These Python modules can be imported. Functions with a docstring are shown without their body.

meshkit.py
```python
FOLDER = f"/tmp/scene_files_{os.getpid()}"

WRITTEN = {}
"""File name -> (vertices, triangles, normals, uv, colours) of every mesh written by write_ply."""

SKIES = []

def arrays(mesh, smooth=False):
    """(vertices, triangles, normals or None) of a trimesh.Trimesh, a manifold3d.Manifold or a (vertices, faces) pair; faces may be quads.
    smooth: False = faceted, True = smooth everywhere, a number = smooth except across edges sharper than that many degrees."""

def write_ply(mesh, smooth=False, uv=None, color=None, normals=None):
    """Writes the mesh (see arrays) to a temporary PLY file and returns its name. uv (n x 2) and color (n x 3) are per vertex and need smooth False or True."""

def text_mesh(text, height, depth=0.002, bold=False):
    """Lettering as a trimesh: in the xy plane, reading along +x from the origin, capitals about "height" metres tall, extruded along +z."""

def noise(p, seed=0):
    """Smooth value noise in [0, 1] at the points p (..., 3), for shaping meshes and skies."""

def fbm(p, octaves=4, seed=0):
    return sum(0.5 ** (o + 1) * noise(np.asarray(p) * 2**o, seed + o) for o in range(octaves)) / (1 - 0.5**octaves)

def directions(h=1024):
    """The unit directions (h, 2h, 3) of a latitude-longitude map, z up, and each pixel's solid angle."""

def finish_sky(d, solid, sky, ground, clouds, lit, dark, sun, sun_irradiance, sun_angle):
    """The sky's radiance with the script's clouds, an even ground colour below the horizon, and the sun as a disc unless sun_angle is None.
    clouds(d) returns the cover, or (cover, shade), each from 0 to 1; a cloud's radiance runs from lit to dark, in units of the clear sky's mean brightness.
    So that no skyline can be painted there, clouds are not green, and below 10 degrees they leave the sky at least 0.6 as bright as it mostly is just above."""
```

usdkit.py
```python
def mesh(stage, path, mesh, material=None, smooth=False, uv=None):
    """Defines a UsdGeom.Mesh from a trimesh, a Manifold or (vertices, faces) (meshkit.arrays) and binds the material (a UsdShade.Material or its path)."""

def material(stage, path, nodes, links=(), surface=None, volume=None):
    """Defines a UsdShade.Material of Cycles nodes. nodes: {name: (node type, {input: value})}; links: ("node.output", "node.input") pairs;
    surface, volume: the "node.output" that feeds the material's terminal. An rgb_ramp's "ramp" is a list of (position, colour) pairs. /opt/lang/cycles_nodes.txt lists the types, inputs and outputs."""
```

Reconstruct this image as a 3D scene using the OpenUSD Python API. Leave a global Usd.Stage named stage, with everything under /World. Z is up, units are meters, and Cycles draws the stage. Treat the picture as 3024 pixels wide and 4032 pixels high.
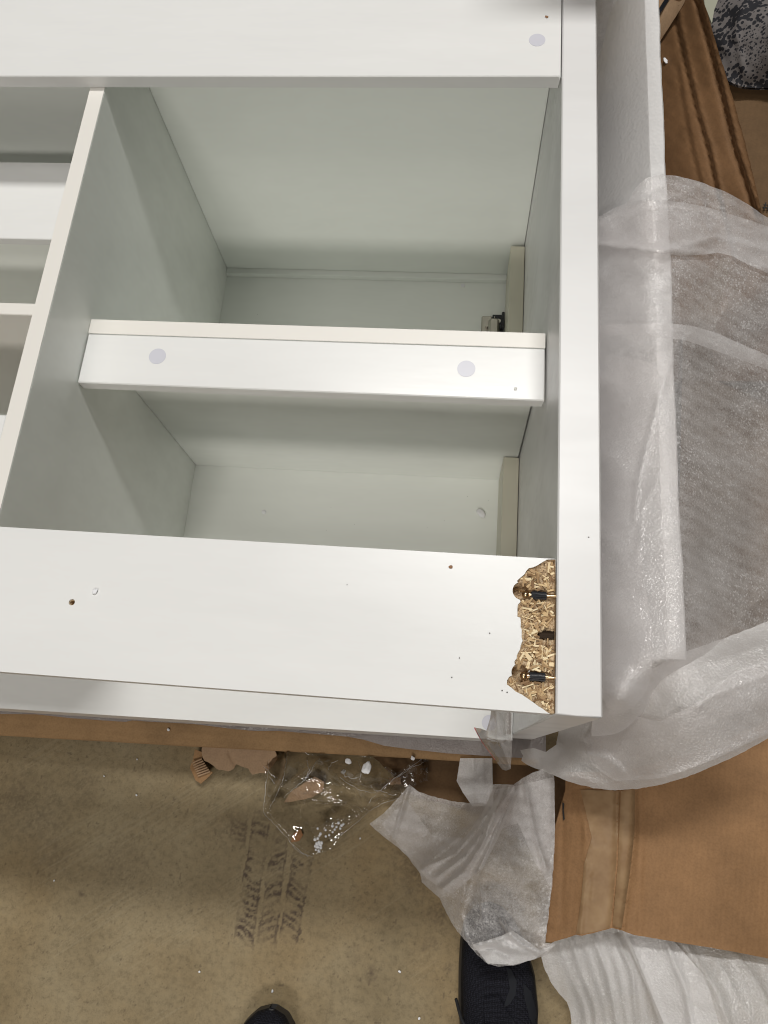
import math, random
import numpy as np, trimesh, usdkit, meshkit, shapely
from shapely.geometry import Polygon, Point, box as sbox
from scipy.interpolate import RBFInterpolator
from scipy.spatial import Delaunay
from pxr import Usd, UsdGeom, UsdLux, UsdShade, Gf, Sdf, Vt

random.seed(7); rng = np.random.default_rng(7)
stage = Usd.Stage.CreateInMemory()
UsdGeom.SetStageUpAxis(stage, UsdGeom.Tokens.z); UsdGeom.SetStageMetersPerUnit(stage, 1.0)
UsdGeom.Xform.Define(stage, '/World'); UsdGeom.Scope.Define(stage, '/World/Looks')

# ------------------------------------------------------------------ camera (hand-held phone looking down, 1.17 m above the floor)
CAM_Z, FOC = 1.17, 3014.93
M = np.array([[0.99425203, -0.05317209, 0.09292811], [0.07960095, 0.94756913, -0.30947769], [-0.07160023, 0.31509598, 0.94635508]])
cam = UsdGeom.Camera.Define(stage, '/World/camera')
cam.CreateHorizontalApertureAttr(36.0); cam.CreateVerticalApertureAttr(48.0)
cam.CreateFocalLengthAttr(36.0 * FOC / 3024); cam.CreateClippingRangeAttr(Gf.Vec2f(0.02, 60))
cam.CreateExposureAttr(0.09)
mx = Gf.Matrix4d(1)
for i in range(3):
    mx.SetRow(i, Gf.Vec4d(*M[:, i], 0))
mx.SetRow(3, Gf.Vec4d(0, 0, CAM_Z, 1))
cam.AddTransformOp().Set(mx)

# ------------------------------------------------------------------ lamps of the hall (ceiling fittings 4.3 m up), plus an added fill panel
def lamp(name, loc, size, intensity, color, aim=None):
    l = UsdLux.RectLight.Define(stage, '/World/' + name)
    l.CreateWidthAttr(size[0]); l.CreateHeightAttr(size[1]); l.CreateIntensityAttr(intensity)
    l.CreateColorAttr(Gf.Vec3f(*color)); l.AddTranslateOp().Set(Gf.Vec3d(*loc))
    return l
lamp('ceiling_lamp', (0.15, 1.85, 4.3), (1.6, 0.36), 57, (1.0, 0.985, 0.955))
lamp('ceiling_lamp_001', (0.38, 1.0, 4.3), (1.0, 0.4), 9, (1.0, 0.98, 0.95))
lamp('ceiling_lamp_002', (-1.3, -1.0, 4.3), (1.3, 0.5), 10, (1.0, 0.95, 0.89))
lamp('ceiling_lamp_003', (-0.55, -3.8, 4.3), (1.6, 0.6), 43, (1.0, 0.95, 0.89))
lamp('ceiling_bounce_fill', (0, 0, 4.6), (9, 9), 0.09, (0.97, 1.0, 0.95))  # soft panel added as fill for light off the ceiling

# ------------------------------------------------------------------ helpers
def W(u, v, H):
    """photo direction (u, v) met at H metres below the camera"""
    w = M @ np.array([(u - 1512) / FOC, -(v - 2016) / FOC, -1.0])
    p = w * (-H / w[2]); p[2] += CAM_Z
    return p
def WN(uv, H):
    uv = np.asarray(uv, float); H = np.broadcast_to(np.asarray(H, float), (len(uv),))
    w = np.stack([(uv[:, 0] - 1512) / FOC, -(uv[:, 1] - 2016) / FOC, -np.ones(len(uv))], 1) @ M.T
    p = w * (-H / w[:, 2])[:, None]; p[:, 2] += CAM_Z
    return p
used = {}
def numbered(path):
    n = used.get(path, 0); used[path] = n + 1
    return path if n == 0 else f'{path}_{n:03d}'
def path_of(parent): return '/World' if parent is None else str(parent.GetPath())
def tag(p, label=None, cat=None, group=None, kind=None):
    for k, v in (('label', label), ('category', cat), ('group', group), ('kind', kind)):
        if v: p.SetCustomDataByKey(k, v)
    return p
def obj(name, mesh, mat, parent=None, smooth=False, attr=None, **t):
    m = usdkit.mesh(stage, numbered(path_of(parent) + '/' + name), mesh, mat, smooth=smooth)
    if attr:
        for k, a in attr.items():
            UsdGeom.PrimvarsAPI(m).CreatePrimvar(k, Sdf.ValueTypeNames.FloatArray, 'vertex').Set(Vt.FloatArray.FromNumpy(np.asarray(a, np.float32)))
    return tag(m.GetPrim(), **t)
def thing(name, label, cat, group=None, loc=(0, 0, 0)):
    x = UsdGeom.Xform.Define(stage, numbered('/World/' + name))
    x.AddTranslateOp().Set(Gf.Vec3d(*map(float, loc)))
    return tag(x.GetPrim(), label, cat, group)
cat = lambda ms: trimesh.util.concatenate([m if isinstance(m, trimesh.Trimesh) else trimesh.Trimesh(*m, process=False) for m in ms])
def rbox(lo, hi, c=0.0008):
    lo, hi = np.array(lo, float), np.array(hi, float); pts = []
    for s in np.ndindex(2, 2, 2):
        q = np.where(s, hi, lo); d = np.where(s, -c, c)
        for a in range(3):
            e = d.copy(); e[a] = 0; pts.append(q + e)
    return trimesh.convex.convex_hull(np.array(pts))
def cyl(p0, p1, r, n=20):
    return trimesh.creation.cylinder(r, segment=[p0, p1], sections=n)
def resample(poly, step):
    poly = np.asarray(poly, float); out = []
    for a, b in zip(poly, np.roll(poly, -1, 0)):
        k = max(1, int(np.hypot(*(b - a)) / step))
        out += [a + (b - a) * t / k for t in range(k)]
    return np.array(out)
def smooth_poly(poly, n=2):
    p = np.asarray(poly, float)
    for _ in range(n):
        q = np.roll(p, -1, 0); p = np.stack([.75 * p + .25 * q, .25 * p + .75 * q], 1).reshape(-1, 2)
    return p
def seg_dist(p, line):
    line = np.asarray(line, float); best = np.full(len(p), 1e9)
    for a, b in zip(line[:-1], line[1:]):
        d = b - a; t = np.clip(((p - a) @ d) / (d @ d), 0, 1)
        best = np.minimum(best, np.hypot(*(p - a - t[:, None] * d).T))
    return best
def sheet(poly, ctrl, step=14, folds=(), wob=0.0, wob_scale=0.006, seed=0, thick=0, rough=0, kernel='thin_plate_spline', smooth=0.0):
    """a draped sheet: outline + depth controls (u, v, H); folds = (polyline, height, width); thick makes it a solid board"""
    poly = np.asarray(poly, float)
    b = resample(poly, step * .8)
    if rough:
        nb = meshkit.fbm(np.c_[b * 0.045, np.full(len(b), seed)], 3, seed) - .5
        nb2 = meshkit.fbm(np.c_[b * 0.045, np.full(len(b), seed + 50)], 3, seed + 9) - .5
        b = b + rough * np.c_[nb, nb2]
    P = Polygon(b).buffer(0)
    x0, y0, x1, y1 = P.bounds
    gx, gy = np.meshgrid(np.arange(x0, x1, step), np.arange(y0, y1, step)); gx[1::2] += step / 2
    g = np.c_[gx.ravel(), gy.ravel()]
    g = g[shapely.contains_xy(P.buffer(-step * .45), g[:, 0], g[:, 1])]
    uv = np.r_[b, g]
    tri = Delaunay(uv).simplices; c = uv[tri].mean(1)
    tri = tri[shapely.contains_xy(P, c[:, 0], c[:, 1])]
    a = uv[tri]; cr = (a[:, 1, 0] - a[:, 0, 0]) * (a[:, 2, 1] - a[:, 0, 1]) - (a[:, 1, 1] - a[:, 0, 1]) * (a[:, 2, 0] - a[:, 0, 0])
    tri[cr > 0] = tri[cr > 0][:, ::-1]; tri = tri[np.abs(cr) > 1e-3]
    ctrl = np.asarray(ctrl, float)
    H = RBFInterpolator(ctrl[:, :2] / 1000, ctrl[:, 2], kernel=kernel, smoothing=smooth)(uv / 1000)
    for line, h, w in folds:
        d = seg_dist(uv, line); H = H - h * np.exp(-d / w)
    if wob:
        H = H - wob * (meshkit.fbm(np.c_[uv * wob_scale, np.full(len(uv), seed)], 4, seed) - .5) * 2
    p = WN(uv, H)
    if not thick: return trimesh.Trimesh(p, tri, process=False)
    n = len(p); lo = p.copy(); lo[:, 2] -= thick; k = len(b)
    i = np.arange(k); j = (i + 1) % k
    s = 1 if Polygon(b).exterior.is_ccw else -1
    w1, w2 = np.c_[i, j, j + n], np.c_[i, j + n, i + n]
    walls = np.r_[w1, w2]
    if s > 0: walls = walls[:, ::-1]
    return trimesh.Trimesh(np.r_[p, lo], np.r_[tri, tri[:, ::-1] + n, walls], process=False)

# ------------------------------------------------------------------ materials
def mat(name, nodes, links, surface='p.BSDF'):
    return usdkit.material(stage, '/World/Looks/' + name, nodes, links, surface=surface)
def laminate(name, col, rough=0.27, bump=0.02):
    return mat(name, {'g': ('geometry', {}), 'mp': ('mapping', {'scale': (0.35, 1.6, 1)}), 'n': ('noise_texture', {'scale': 38, 'detail': 6, 'roughness': 0.62}), 'b': ('bump', {'strength': bump, 'distance': 0.004}),
                      'n2': ('noise_texture', {'scale': 7, 'detail': 5, 'roughness': 0.65}),
                      'r': ('rgb_ramp', {'ramp': [(0.3, [c * .955 for c in col]), (0.7, col)]}),
                      'rr': ('map_range', {'clamp': True, 'from_min': 0.3, 'from_max': 0.75, 'to_min': rough - .05, 'to_max': rough + .10}),
                      'p': ('principled_bsdf', {'ior': 1.5})},
               [('g.position', 'mp.vector'), ('mp.vector', 'n.vector'), ('mp.vector', 'n2.vector'), ('n2.fac', 'r.fac'), ('r.color', 'p.base_color'), ('n2.fac', 'rr.value'), ('rr.result', 'p.roughness'), ('n.fac', 'b.height'), ('b.normal', 'p.normal')])
WHITE = laminate('white_laminate', (0.80, 0.80, 0.787), 0.27, 0.03)
INNER = laminate('white_laminate_inside', (0.86, 0.885, 0.84), 0.3, 0.03)  # inside copy, paler and greener so its colour carries bounced light
SIDEIN = laminate('side_panel_gloss', (0.75, 0.745, 0.74), 0.34, 0.02)
def plain(name, col, rough=0.5, metal=0.0, **k):
    return mat(name, {'p': ('principled_bsdf', {'base_color': col, 'roughness': rough, 'metallic': metal, **k})}, [])
CAP = plain('cap_plastic', (0.60, 0.60, 0.66), 0.35)
EDGE = plain('white_edge_band', (0.79, 0.765, 0.715), 0.4)
BLACKP = plain('black_plastic', (0.012, 0.013, 0.017), 0.35)
BRASS = plain('yellow_zinc', (0.56, 0.41, 0.25), 0.3, 1.0)
STEEL = plain('hinge_steel', (0.50, 0.47, 0.42), 0.35, 1.0)
RED = plain('red_zip', (0.75, 0.12, 0.12), 0.4)
DARK = plain('dark_print', (0.02, 0.017, 0.015), 0.7)
SPECK = plain('grey_dust', (0.10, 0.09, 0.08), 0.8)
STAIN = plain('brown_crumb', (0.30, 0.16, 0.08), 0.8)
BEAD = plain('polystyrene_white', (0.80, 0.80, 0.82), 0.6)
GREYPLUG = plain('pale_plastic_corner', (0.42, 0.42, 0.33), 0.5)

def cardboard(name, col, stripe=55.0, rot=0.0, mott=0.25):
    c = np.array(col)
    return mat(name, {'g': ('geometry', {}), 'm': ('mapping', {'rotation': (0, 0, rot)}),
                      'w': ('wave_texture', {'scale': stripe, 'distortion': 0.6, 'detail': 2, 'detail_scale': 1.5}),
                      'n': ('noise_texture', {'scale': 16, 'detail': 6, 'roughness': 0.65}), 'f': ('noise_texture', {'scale': 420, 'detail': 3}),
                      'r': ('rgb_ramp', {'ramp': [(0.25, list(c * (1 - mott))), (0.75, list(c * (1 + mott * .6)))]}),
                      'x': ('mix_color', {'blend_type': 'multiply', 'fac': 0.35}), 'rf': ('rgb_ramp', {'ramp': [(0.3, (.62, .6, .58)), (0.6, (1, 1, 1))]}),
                      'xs': ('mix_color', {'blend_type': 'multiply', 'fac': 0.035}),
                      'wm': ('math', {'math_type': 'multiply', 'value2': 0.65}), 'dn': ('noise_texture', {'scale': 34, 'detail': 3}), 'db': ('bump', {'strength': 0.3, 'distance': 0.006}), 'add': ('math', {'math_type': 'multiply_add', 'value2': 0.3}), 'b': ('bump', {'strength': 0.14, 'distance': 0.0012}),
                      'p': ('principled_bsdf', {'roughness': 0.72, 'specular_ior_level': 0.25})},
               [('g.position', 'm.vector'), ('m.vector', 'w.vector'), ('g.position', 'n.vector'), ('g.position', 'f.vector'), ('n.fac', 'r.fac'),
                ('r.color', 'x.a'), ('f.fac', 'rf.fac'), ('rf.color', 'x.b'), ('x.result', 'xs.a'), ('w.color', 'xs.b'), ('xs.result', 'p.base_color'),
                ('f.fac', 'add.value1'), ('w.fac', 'wm.value1'), ('wm.value', 'add.value3'), ('g.position', 'dn.vector'), ('dn.fac', 'db.height'), ('db.normal', 'b.normal'), ('add.value', 'b.height'), ('b.normal', 'p.normal')])
CARD = cardboard('brown_cardboard', (0.315, 0.176, 0.083), 48, 0.1)
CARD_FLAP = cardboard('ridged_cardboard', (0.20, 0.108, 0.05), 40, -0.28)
CARD_TRAY = cardboard('tray_cardboard', (0.38, 0.235, 0.115), 30, 1.57)
CARD_DARK = cardboard('shaded_box_cardboard', (0.15, 0.088, 0.042), 30, 0.2)  # brown lowered so the colour itself holds the shade in the box
CARD_TORN = cardboard('pinkish_torn_paper', (0.40, 0.268, 0.165), 20, 0.4, 0.12)
CORR = cardboard('corrugated_core', (0.36, 0.21, 0.10), 60, 0.9, 0.3)
TAPE = mat('packing_tape', {'g': ('geometry', {}), 'n': ('noise_texture', {'scale': 60, 'detail': 4}), 'b': ('bump', {'strength': 0.35, 'distance': 0.003}),
                            'r': ('rgb_ramp', {'ramp': [(0.3, (0.25, 0.15, 0.075)), (0.7, (0.33, 0.215, 0.115))]}), 'p': ('principled_bsdf', {'roughness': 0.55, 'specular_ior_level': .3})},
           [('g.position', 'n.vector'), ('n.fac', 'b.height'), ('n.fac', 'r.fac'), ('r.color', 'p.base_color'), ('b.normal', 'p.normal')])

def foam(name, lo, hi, rot=0.0, tint=(0.90, 0.888, 0.886), gloss=0.12, stripe=0.07):
    """closed-cell PE foam sheet: thin, milky, glitter painted as white flecks; lo..hi = share of light that goes straight through (less where it is seen edge-on)"""
    return mat(name, {'g': ('geometry', {}), 'm': ('mapping', {'rotation': (0, 0, rot), 'scale': (1, 1, 1)}),
                      'w': ('wave_texture', {'scale': 20, 'distortion': 2.0, 'detail': 3, 'detail_scale': 2.0, 'bands_direction': 'y'}),
                      'v': ('noise_texture', {'scale': 420, 'detail': 1.5}), 'n': ('noise_texture', {'scale': 460, 'detail': 3, 'roughness': 0.75}),
                      'vc': ('voronoi_texture', {'scale': 560}), 'vs': ('separate_color', {}), 'sp': ('map_range', {'clamp': True, 'from_min': 0.80, 'from_max': 0.95, 'to_min': 1.0, 'to_max': 0.3}),  # opaque white flecks paint the sparkle of the cells
                      'big': ('noise_texture', {'scale': 22, 'detail': 4}), 'pat': ('noise_texture', {'scale': 11, 'detail': 2}), 'pm': ('map_range', {'clamp': True, 'from_min': 0.42, 'from_max': 0.6, 'to_min': 0.25, 'to_max': 1.0}),
                      'a1': ('mix_float', {'fac': stripe}), 'a2': ('mix_float', {'fac': 0.4}), 'spm': ('mix_float', {'a': 1.0}),
                      'mr': ('map_range', {'clamp': True, 'from_min': 0.36, 'from_max': 0.62, 'to_min': hi, 'to_max': lo}),
                      'lw': ('layer_weight', {'blend': 0.5}), 'fm': ('map_range', {'clamp': True, 'from_min': 0.42, 'from_max': 0.95, 'to_min': 1.0, 'to_max': 0.15}),
                      'k1': ('math', {'math_type': 'multiply'}), 'k2': ('math', {'math_type': 'multiply'}),
                      'b': ('bump', {'strength': 0.8, 'distance': 0.003}), 'gb': ('bump', {'strength': 0.25, 'distance': 0.003}),
                      'd': ('diffuse_bsdf', {'color': tint}), 't': ('translucent_bsdf', {'color': tint}),
                      'gl': ('glossy_bsdf', {'roughness': 0.22, 'color': (0.97, 0.95, 0.94)}), 'tr': ('transparent_bsdf', {'color': (0.97, 0.955, 0.95)}),
                      'm1': ('mix_closure', {'fac': 0.36}), 'm2': ('mix_closure', {'fac': gloss}), 'm3': ('mix_closure', {})},
               [('g.position', 'm.vector'), ('m.vector', 'w.vector'), ('g.position', 'v.vector'), ('g.position', 'n.vector'), ('g.position', 'big.vector'), ('g.position', 'vc.vector'), ('g.position', 'pat.vector'),
                ('n.fac', 'a1.a'), ('w.fac', 'a1.b'), ('a1.result', 'a2.a'), ('big.fac', 'a2.b'), ('a2.result', 'mr.value'),
                ('vc.color', 'vs.color'), ('vs.r', 'sp.value'), ('pat.fac', 'pm.value'), ('sp.result', 'spm.b'), ('pm.result', 'spm.fac'), ('lw.facing', 'fm.value'), ('mr.result', 'k1.value1'), ('spm.result', 'k1.value2'), ('k1.value', 'k2.value1'), ('fm.result', 'k2.value2'),
                ('v.fac', 'b.height'), ('b.normal', 'gl.normal'), ('v.fac', 'gb.height'), ('gb.normal', 'd.normal'), ('d.BSDF', 'm1.closure1'), ('t.BSDF', 'm1.closure2'),
                ('m1.closure', 'm2.closure1'), ('gl.BSDF', 'm2.closure2'), ('m2.closure', 'm3.closure1'), ('tr.BSDF', 'm3.closure2'), ('k2.value', 'm3.fac')], 'm3.closure')
FOAM = foam('foam_sheet', 0.36, 0.74, 0.15, (0.89, 0.872, 0.872), gloss=0.18, stripe=0.09)
FOAM_THICK = foam('foam_sheet_folded', 0.12, 0.36, 0.5)
FOAM_LOW = foam('foam_sheet_lower', 0.16, 0.38, 1.3, stripe=0.16)
FOAM_LINER = foam('foam_liner', 0.05, 0.15, 0.2, (0.42, 0.375, 0.36), 0.08)  # tint darkened to stand for the shade along the tray
EPS = mat('polystyrene_board', {'g': ('geometry', {}), 'v': ('voronoi_texture', {'scale': 230, 'feature': 'smooth_f1'}), 'm': ('mapping', {'scale': (1, 0.35, 1)}), 'n': ('noise_texture', {'scale': 90, 'detail': 4}),
                                'x': ('mix_float', {'fac': 0.5}), 'b': ('bump', {'strength': 0.4, 'distance': 0.002}), 'p': ('principled_bsdf', {'base_color': (0.84, 0.83, 0.825), 'roughness': 0.42})},
          [('g.position', 'v.vector'), ('g.position', 'm.vector'), ('m.vector', 'n.vector'), ('v.distance', 'x.a'), ('n.fac', 'x.b'), ('x.result', 'b.height'), ('b.normal', 'p.normal')])
def film(name, tint, refl):
    return mat(name, {'f': ('fresnel', {'IOR': 1.5}), 'ml': ('math', {'math_type': 'multiply_add', 'value2': refl, 'value3': 0.02, 'use_clamp': True}),
                      'g': ('glossy_bsdf', {'roughness': 0.06, 'color': (1, 1, 1)}), 't': ('transparent_bsdf', {'color': tint}), 'm': ('mix_closure', {})},
               [('f.fac', 'ml.value1'), ('ml.value', 'm.fac'), ('t.BSDF', 'm.closure1'), ('g.BSDF', 'm.closure2')], 'm.closure')
FILM = film('clear_film', (0.97, 0.965, 0.955), 1.3)
CREASE_GLINT = mat('film_crease_glint', {'g': ('glossy_bsdf', {'roughness': 0.18}), 'd': ('diffuse_bsdf', {'color': (.8, .8, .8)}), 't': ('transparent_bsdf', {'color': (1, 1, 1)}), 'm': ('mix_closure', {'fac': .6}), 'm2': ('mix_closure', {'fac': .5})},
             [('g.BSDF', 'm.closure1'), ('d.BSDF', 'm.closure2'), ('m.closure', 'm2.closure1'), ('t.BSDF', 'm2.closure2')], 'm2.closure')  # whitish body paints the bright lines along the film folds
ZIP = mat('zip_bag_film', {'f': ('fresnel', {'IOR': 1.5}), 'ml': ('math', {'math_type': 'multiply_add', 'value2': 1.6, 'value3': 0.03, 'use_clamp': True}),
                      'g': ('glossy_bsdf', {'roughness': 0.08, 'color': (1, 1, 1)}), 't': ('transparent_bsdf', {'color': (0.9, 0.9, 0.9)}), 'd': ('diffuse_bsdf', {'color': (.75, .75, .74)}),
                      'm': ('mix_closure', {}), 'm2': ('mix_closure', {'fac': 0.09})},
          [('f.fac', 'ml.value1'), ('ml.value', 'm.fac'), ('t.BSDF', 'm.closure1'), ('g.BSDF', 'm.closure2'), ('m.closure', 'm2.closure1'), ('d.BSDF', 'm2.closure2')], 'm2.closure')
CHIP_CORE = mat('chipboard', {'g': ('geometry', {}), 'm': ('mapping', {'scale': (1, 1.0, 1)}), 'v': ('voronoi_texture', {'scale': 420}), 'n': ('noise_texture', {'scale': 300, 'detail': 5, 'roughness': .7, 'distortion': 1.2}),
                              'a': ('attribute', {'attribute': 'deep'}), 'r': ('rgb_ramp', {'ramp': [(0.34, (0.13, 0.075, 0.04)), (0.45, (0.52, 0.37, 0.22)), (0.57, (0.74, 0.58, 0.38)), (0.75, (0.86, 0.73, 0.53))]}),
                              'b': ('bump', {'strength': 0.8, 'distance': 0.002}), 'p': ('principled_bsdf', {'roughness': 0.8})},
                [('g.position', 'm.vector'), ('m.vector', 'v.vector'), ('m.vector', 'n.vector'), ('n.fac', 'r.fac'), ('r.color', 'p.base_color'), ('n.fac', 'b.height'), ('b.normal', 'p.normal')])
CHIPS = mat('wood_chip_flakes', {'g': ('geometry', {}), 'at': ('attribute', {'attribute': 'tone'}), 'n': ('noise_texture', {'scale': 700, 'detail': 2}), 'x': ('mix_color', {'blend_type': 'multiply', 'fac': .5}),
                                 'r': ('rgb_ramp', {'ramp': [(0, (0.20, 0.11, 0.05)), (0.3, (0.46, 0.30, 0.15)), (0.65, (0.72, 0.53, 0.29)), (1, (0.95, 0.82, 0.55))]}), 'p': ('principled_bsdf', {'roughness': 0.7})},
            [('at.fac', 'r.fac'), ('g.position', 'n.vector'), ('r.color', 'x.a'), ('n.color', 'x.b'), ('r.color', 'p.base_color')])
CONCRETE = mat('concrete', {'g': ('geometry', {}), 'n1': ('noise_texture', {'scale': 5, 'detail': 8, 'roughness': 0.7}), 'n2': ('noise_texture', {'scale': 110, 'detail': 8, 'roughness': 0.8}),
                            'n3': ('noise_texture', {'scale': 3.2, 'detail': 5}), 'v': ('noise_texture', {'scale': 240, 'detail': 4, 'roughness': .7}),
                            'r1': ('rgb_ramp', {'ramp': [(0.28, (0.20, 0.152, 0.082)), (0.5, (0.275, 0.216, 0.125)), (0.75, (0.335, 0.275, 0.17))]}),
                            'r2': ('rgb_ramp', {'ramp': [(0.28, (0.56, 0.55, 0.53)), (0.5, (0.95, 0.95, 0.95)), (0.70, (1.12, 1.11, 1.08))]}),
                            'r3': ('rgb_ramp', {'ramp': [(0.45, (1, 1, 1)), (0.68, (1.0, 0.88, 0.72))]}), 'rv': ('rgb_ramp', {'ramp': [(0.27, (0.3, 0.27, 0.22)), (0.36, (1, 1, 1))]}),
                            'x1': ('mix_color', {'blend_type': 'multiply', 'fac': 1.0, 'use_clamp_result': False}), 'x2': ('mix_color', {'blend_type': 'multiply', 'fac': 0.9}), 'x3': ('mix_color', {'blend_type': 'multiply', 'fac': 0.8}),
                            's': ('attribute', {'attribute': 'stain'}), 'x4': ('mix_color', {'b': (0.072, 0.048, 0.033)}), 'l': ('attribute', {'attribute': 'scuff'}), 'x5': ('mix_color', {'b': (0.42, 0.36, 0.24)}),
                            'b': ('bump', {'strength': 0.4, 'distance': 0.0022}), 'p': ('principled_bsdf', {'roughness': 0.62, 'specular_ior_level': 0.3})},
               [('g.position', 'n1.vector'), ('g.position', 'n2.vector'), ('g.position', 'n3.vector'), ('g.position', 'v.vector'), ('n1.fac', 'r1.fac'), ('n2.fac', 'r2.fac'), ('n3.fac', 'r3.fac'), ('v.fac', 'rv.fac'),
                ('r1.color', 'x1.a'), ('r2.color', 'x1.b'), ('x1.result', 'x2.a'), ('r3.color', 'x2.b'), ('x2.result', 'x3.a'), ('rv.color', 'x3.b'),
                ('x3.result', 'x4.a'), ('s.fac', 'x4.fac'), ('x4.result', 'x5.a'), ('l.fac', 'x5.fac'), ('x5.result', 'p.base_color'), ('n2.fac', 'b.height'), ('b.normal', 'p.normal')])
FABRIC = mat('spotted_fabric', {'g': ('geometry', {}), 'nd': ('noise_texture', {'scale': 22, 'detail': 3}), 'v': ('voronoi_texture', {'scale': 150, 'randomness': 1.0}), 'v2': ('voronoi_texture', {'scale': 260, 'randomness': 0.35}),
                                't1': ('math', {'math_type': 'less_than'}), 't2': ('math', {'math_type': 'less_than', 'value2': 0.34}), 'th': ('map_range', {'clamp': True, 'from_min': 0.44, 'from_max': 0.6, 'to_min': 0.3, 'to_max': 0.72}),
                                'zone': ('map_range', {'clamp': True, 'from_min': 0.44, 'from_max': 0.40, 'to_min': 0, 'to_max': 1}), 'mm': ('math', {'math_type': 'multiply'}), 'mx': ('math', {'math_type': 'maximum'}),
                                'c': ('mix_color', {'a': (0.15, 0.135, 0.13), 'b': (0.012, 0.012, 0.016)}), 'p': ('principled_bsdf', {'roughness': 0.85})},
             [('g.position', 'nd.vector'), ('g.position', 'v.vector'), ('g.position', 'v2.vector'), ('nd.fac', 'th.value'), ('v.distance', 't1.value1'), ('th.result', 't1.value2'),
              ('v2.distance', 't2.value1'), ('nd.fac', 'zone.value'), ('t2.value', 'mm.value1'), ('zone.result', 'mm.value2'), ('t1.value', 'mx.value1'), ('mm.value', 'mx.value2'), ('mx.value', 'c.fac'), ('c.result', 'p.base_color')])
KNIT = mat('black_knit', {'g': ('geometry', {}), 'w': ('voronoi_texture', {'scale': 520, 'randomness': 0.3}), 'b': ('bump', {'strength': 0.8, 'distance': 0.002}),
                          'r': ('rgb_ramp', {'ramp': [(0.2, (0.022, 0.023, 0.032)), (0.6, (0.006, 0.006, 0.009))]}), 'p': ('principled_bsdf', {'roughness': 0.85, 'specular_ior_level': 0.2})},
           [('g.position', 'w.vector'), ('w.distance', 'r.fac'), ('r.color', 'p.base_color'), ('w.distance', 'b.height'), ('b.normal', 'p.normal')])
RUBBER = plain('dark_rubber', (0.035, 0.032, 0.03), 0.55)
OVERLAY = plain('grey_shoe_overlay', (0.018, 0.019, 0.023), 0.8, specular_ior_level=.15)
LACE = plain('black_lace', (0.012, 0.012, 0.014), 0.8)

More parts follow.
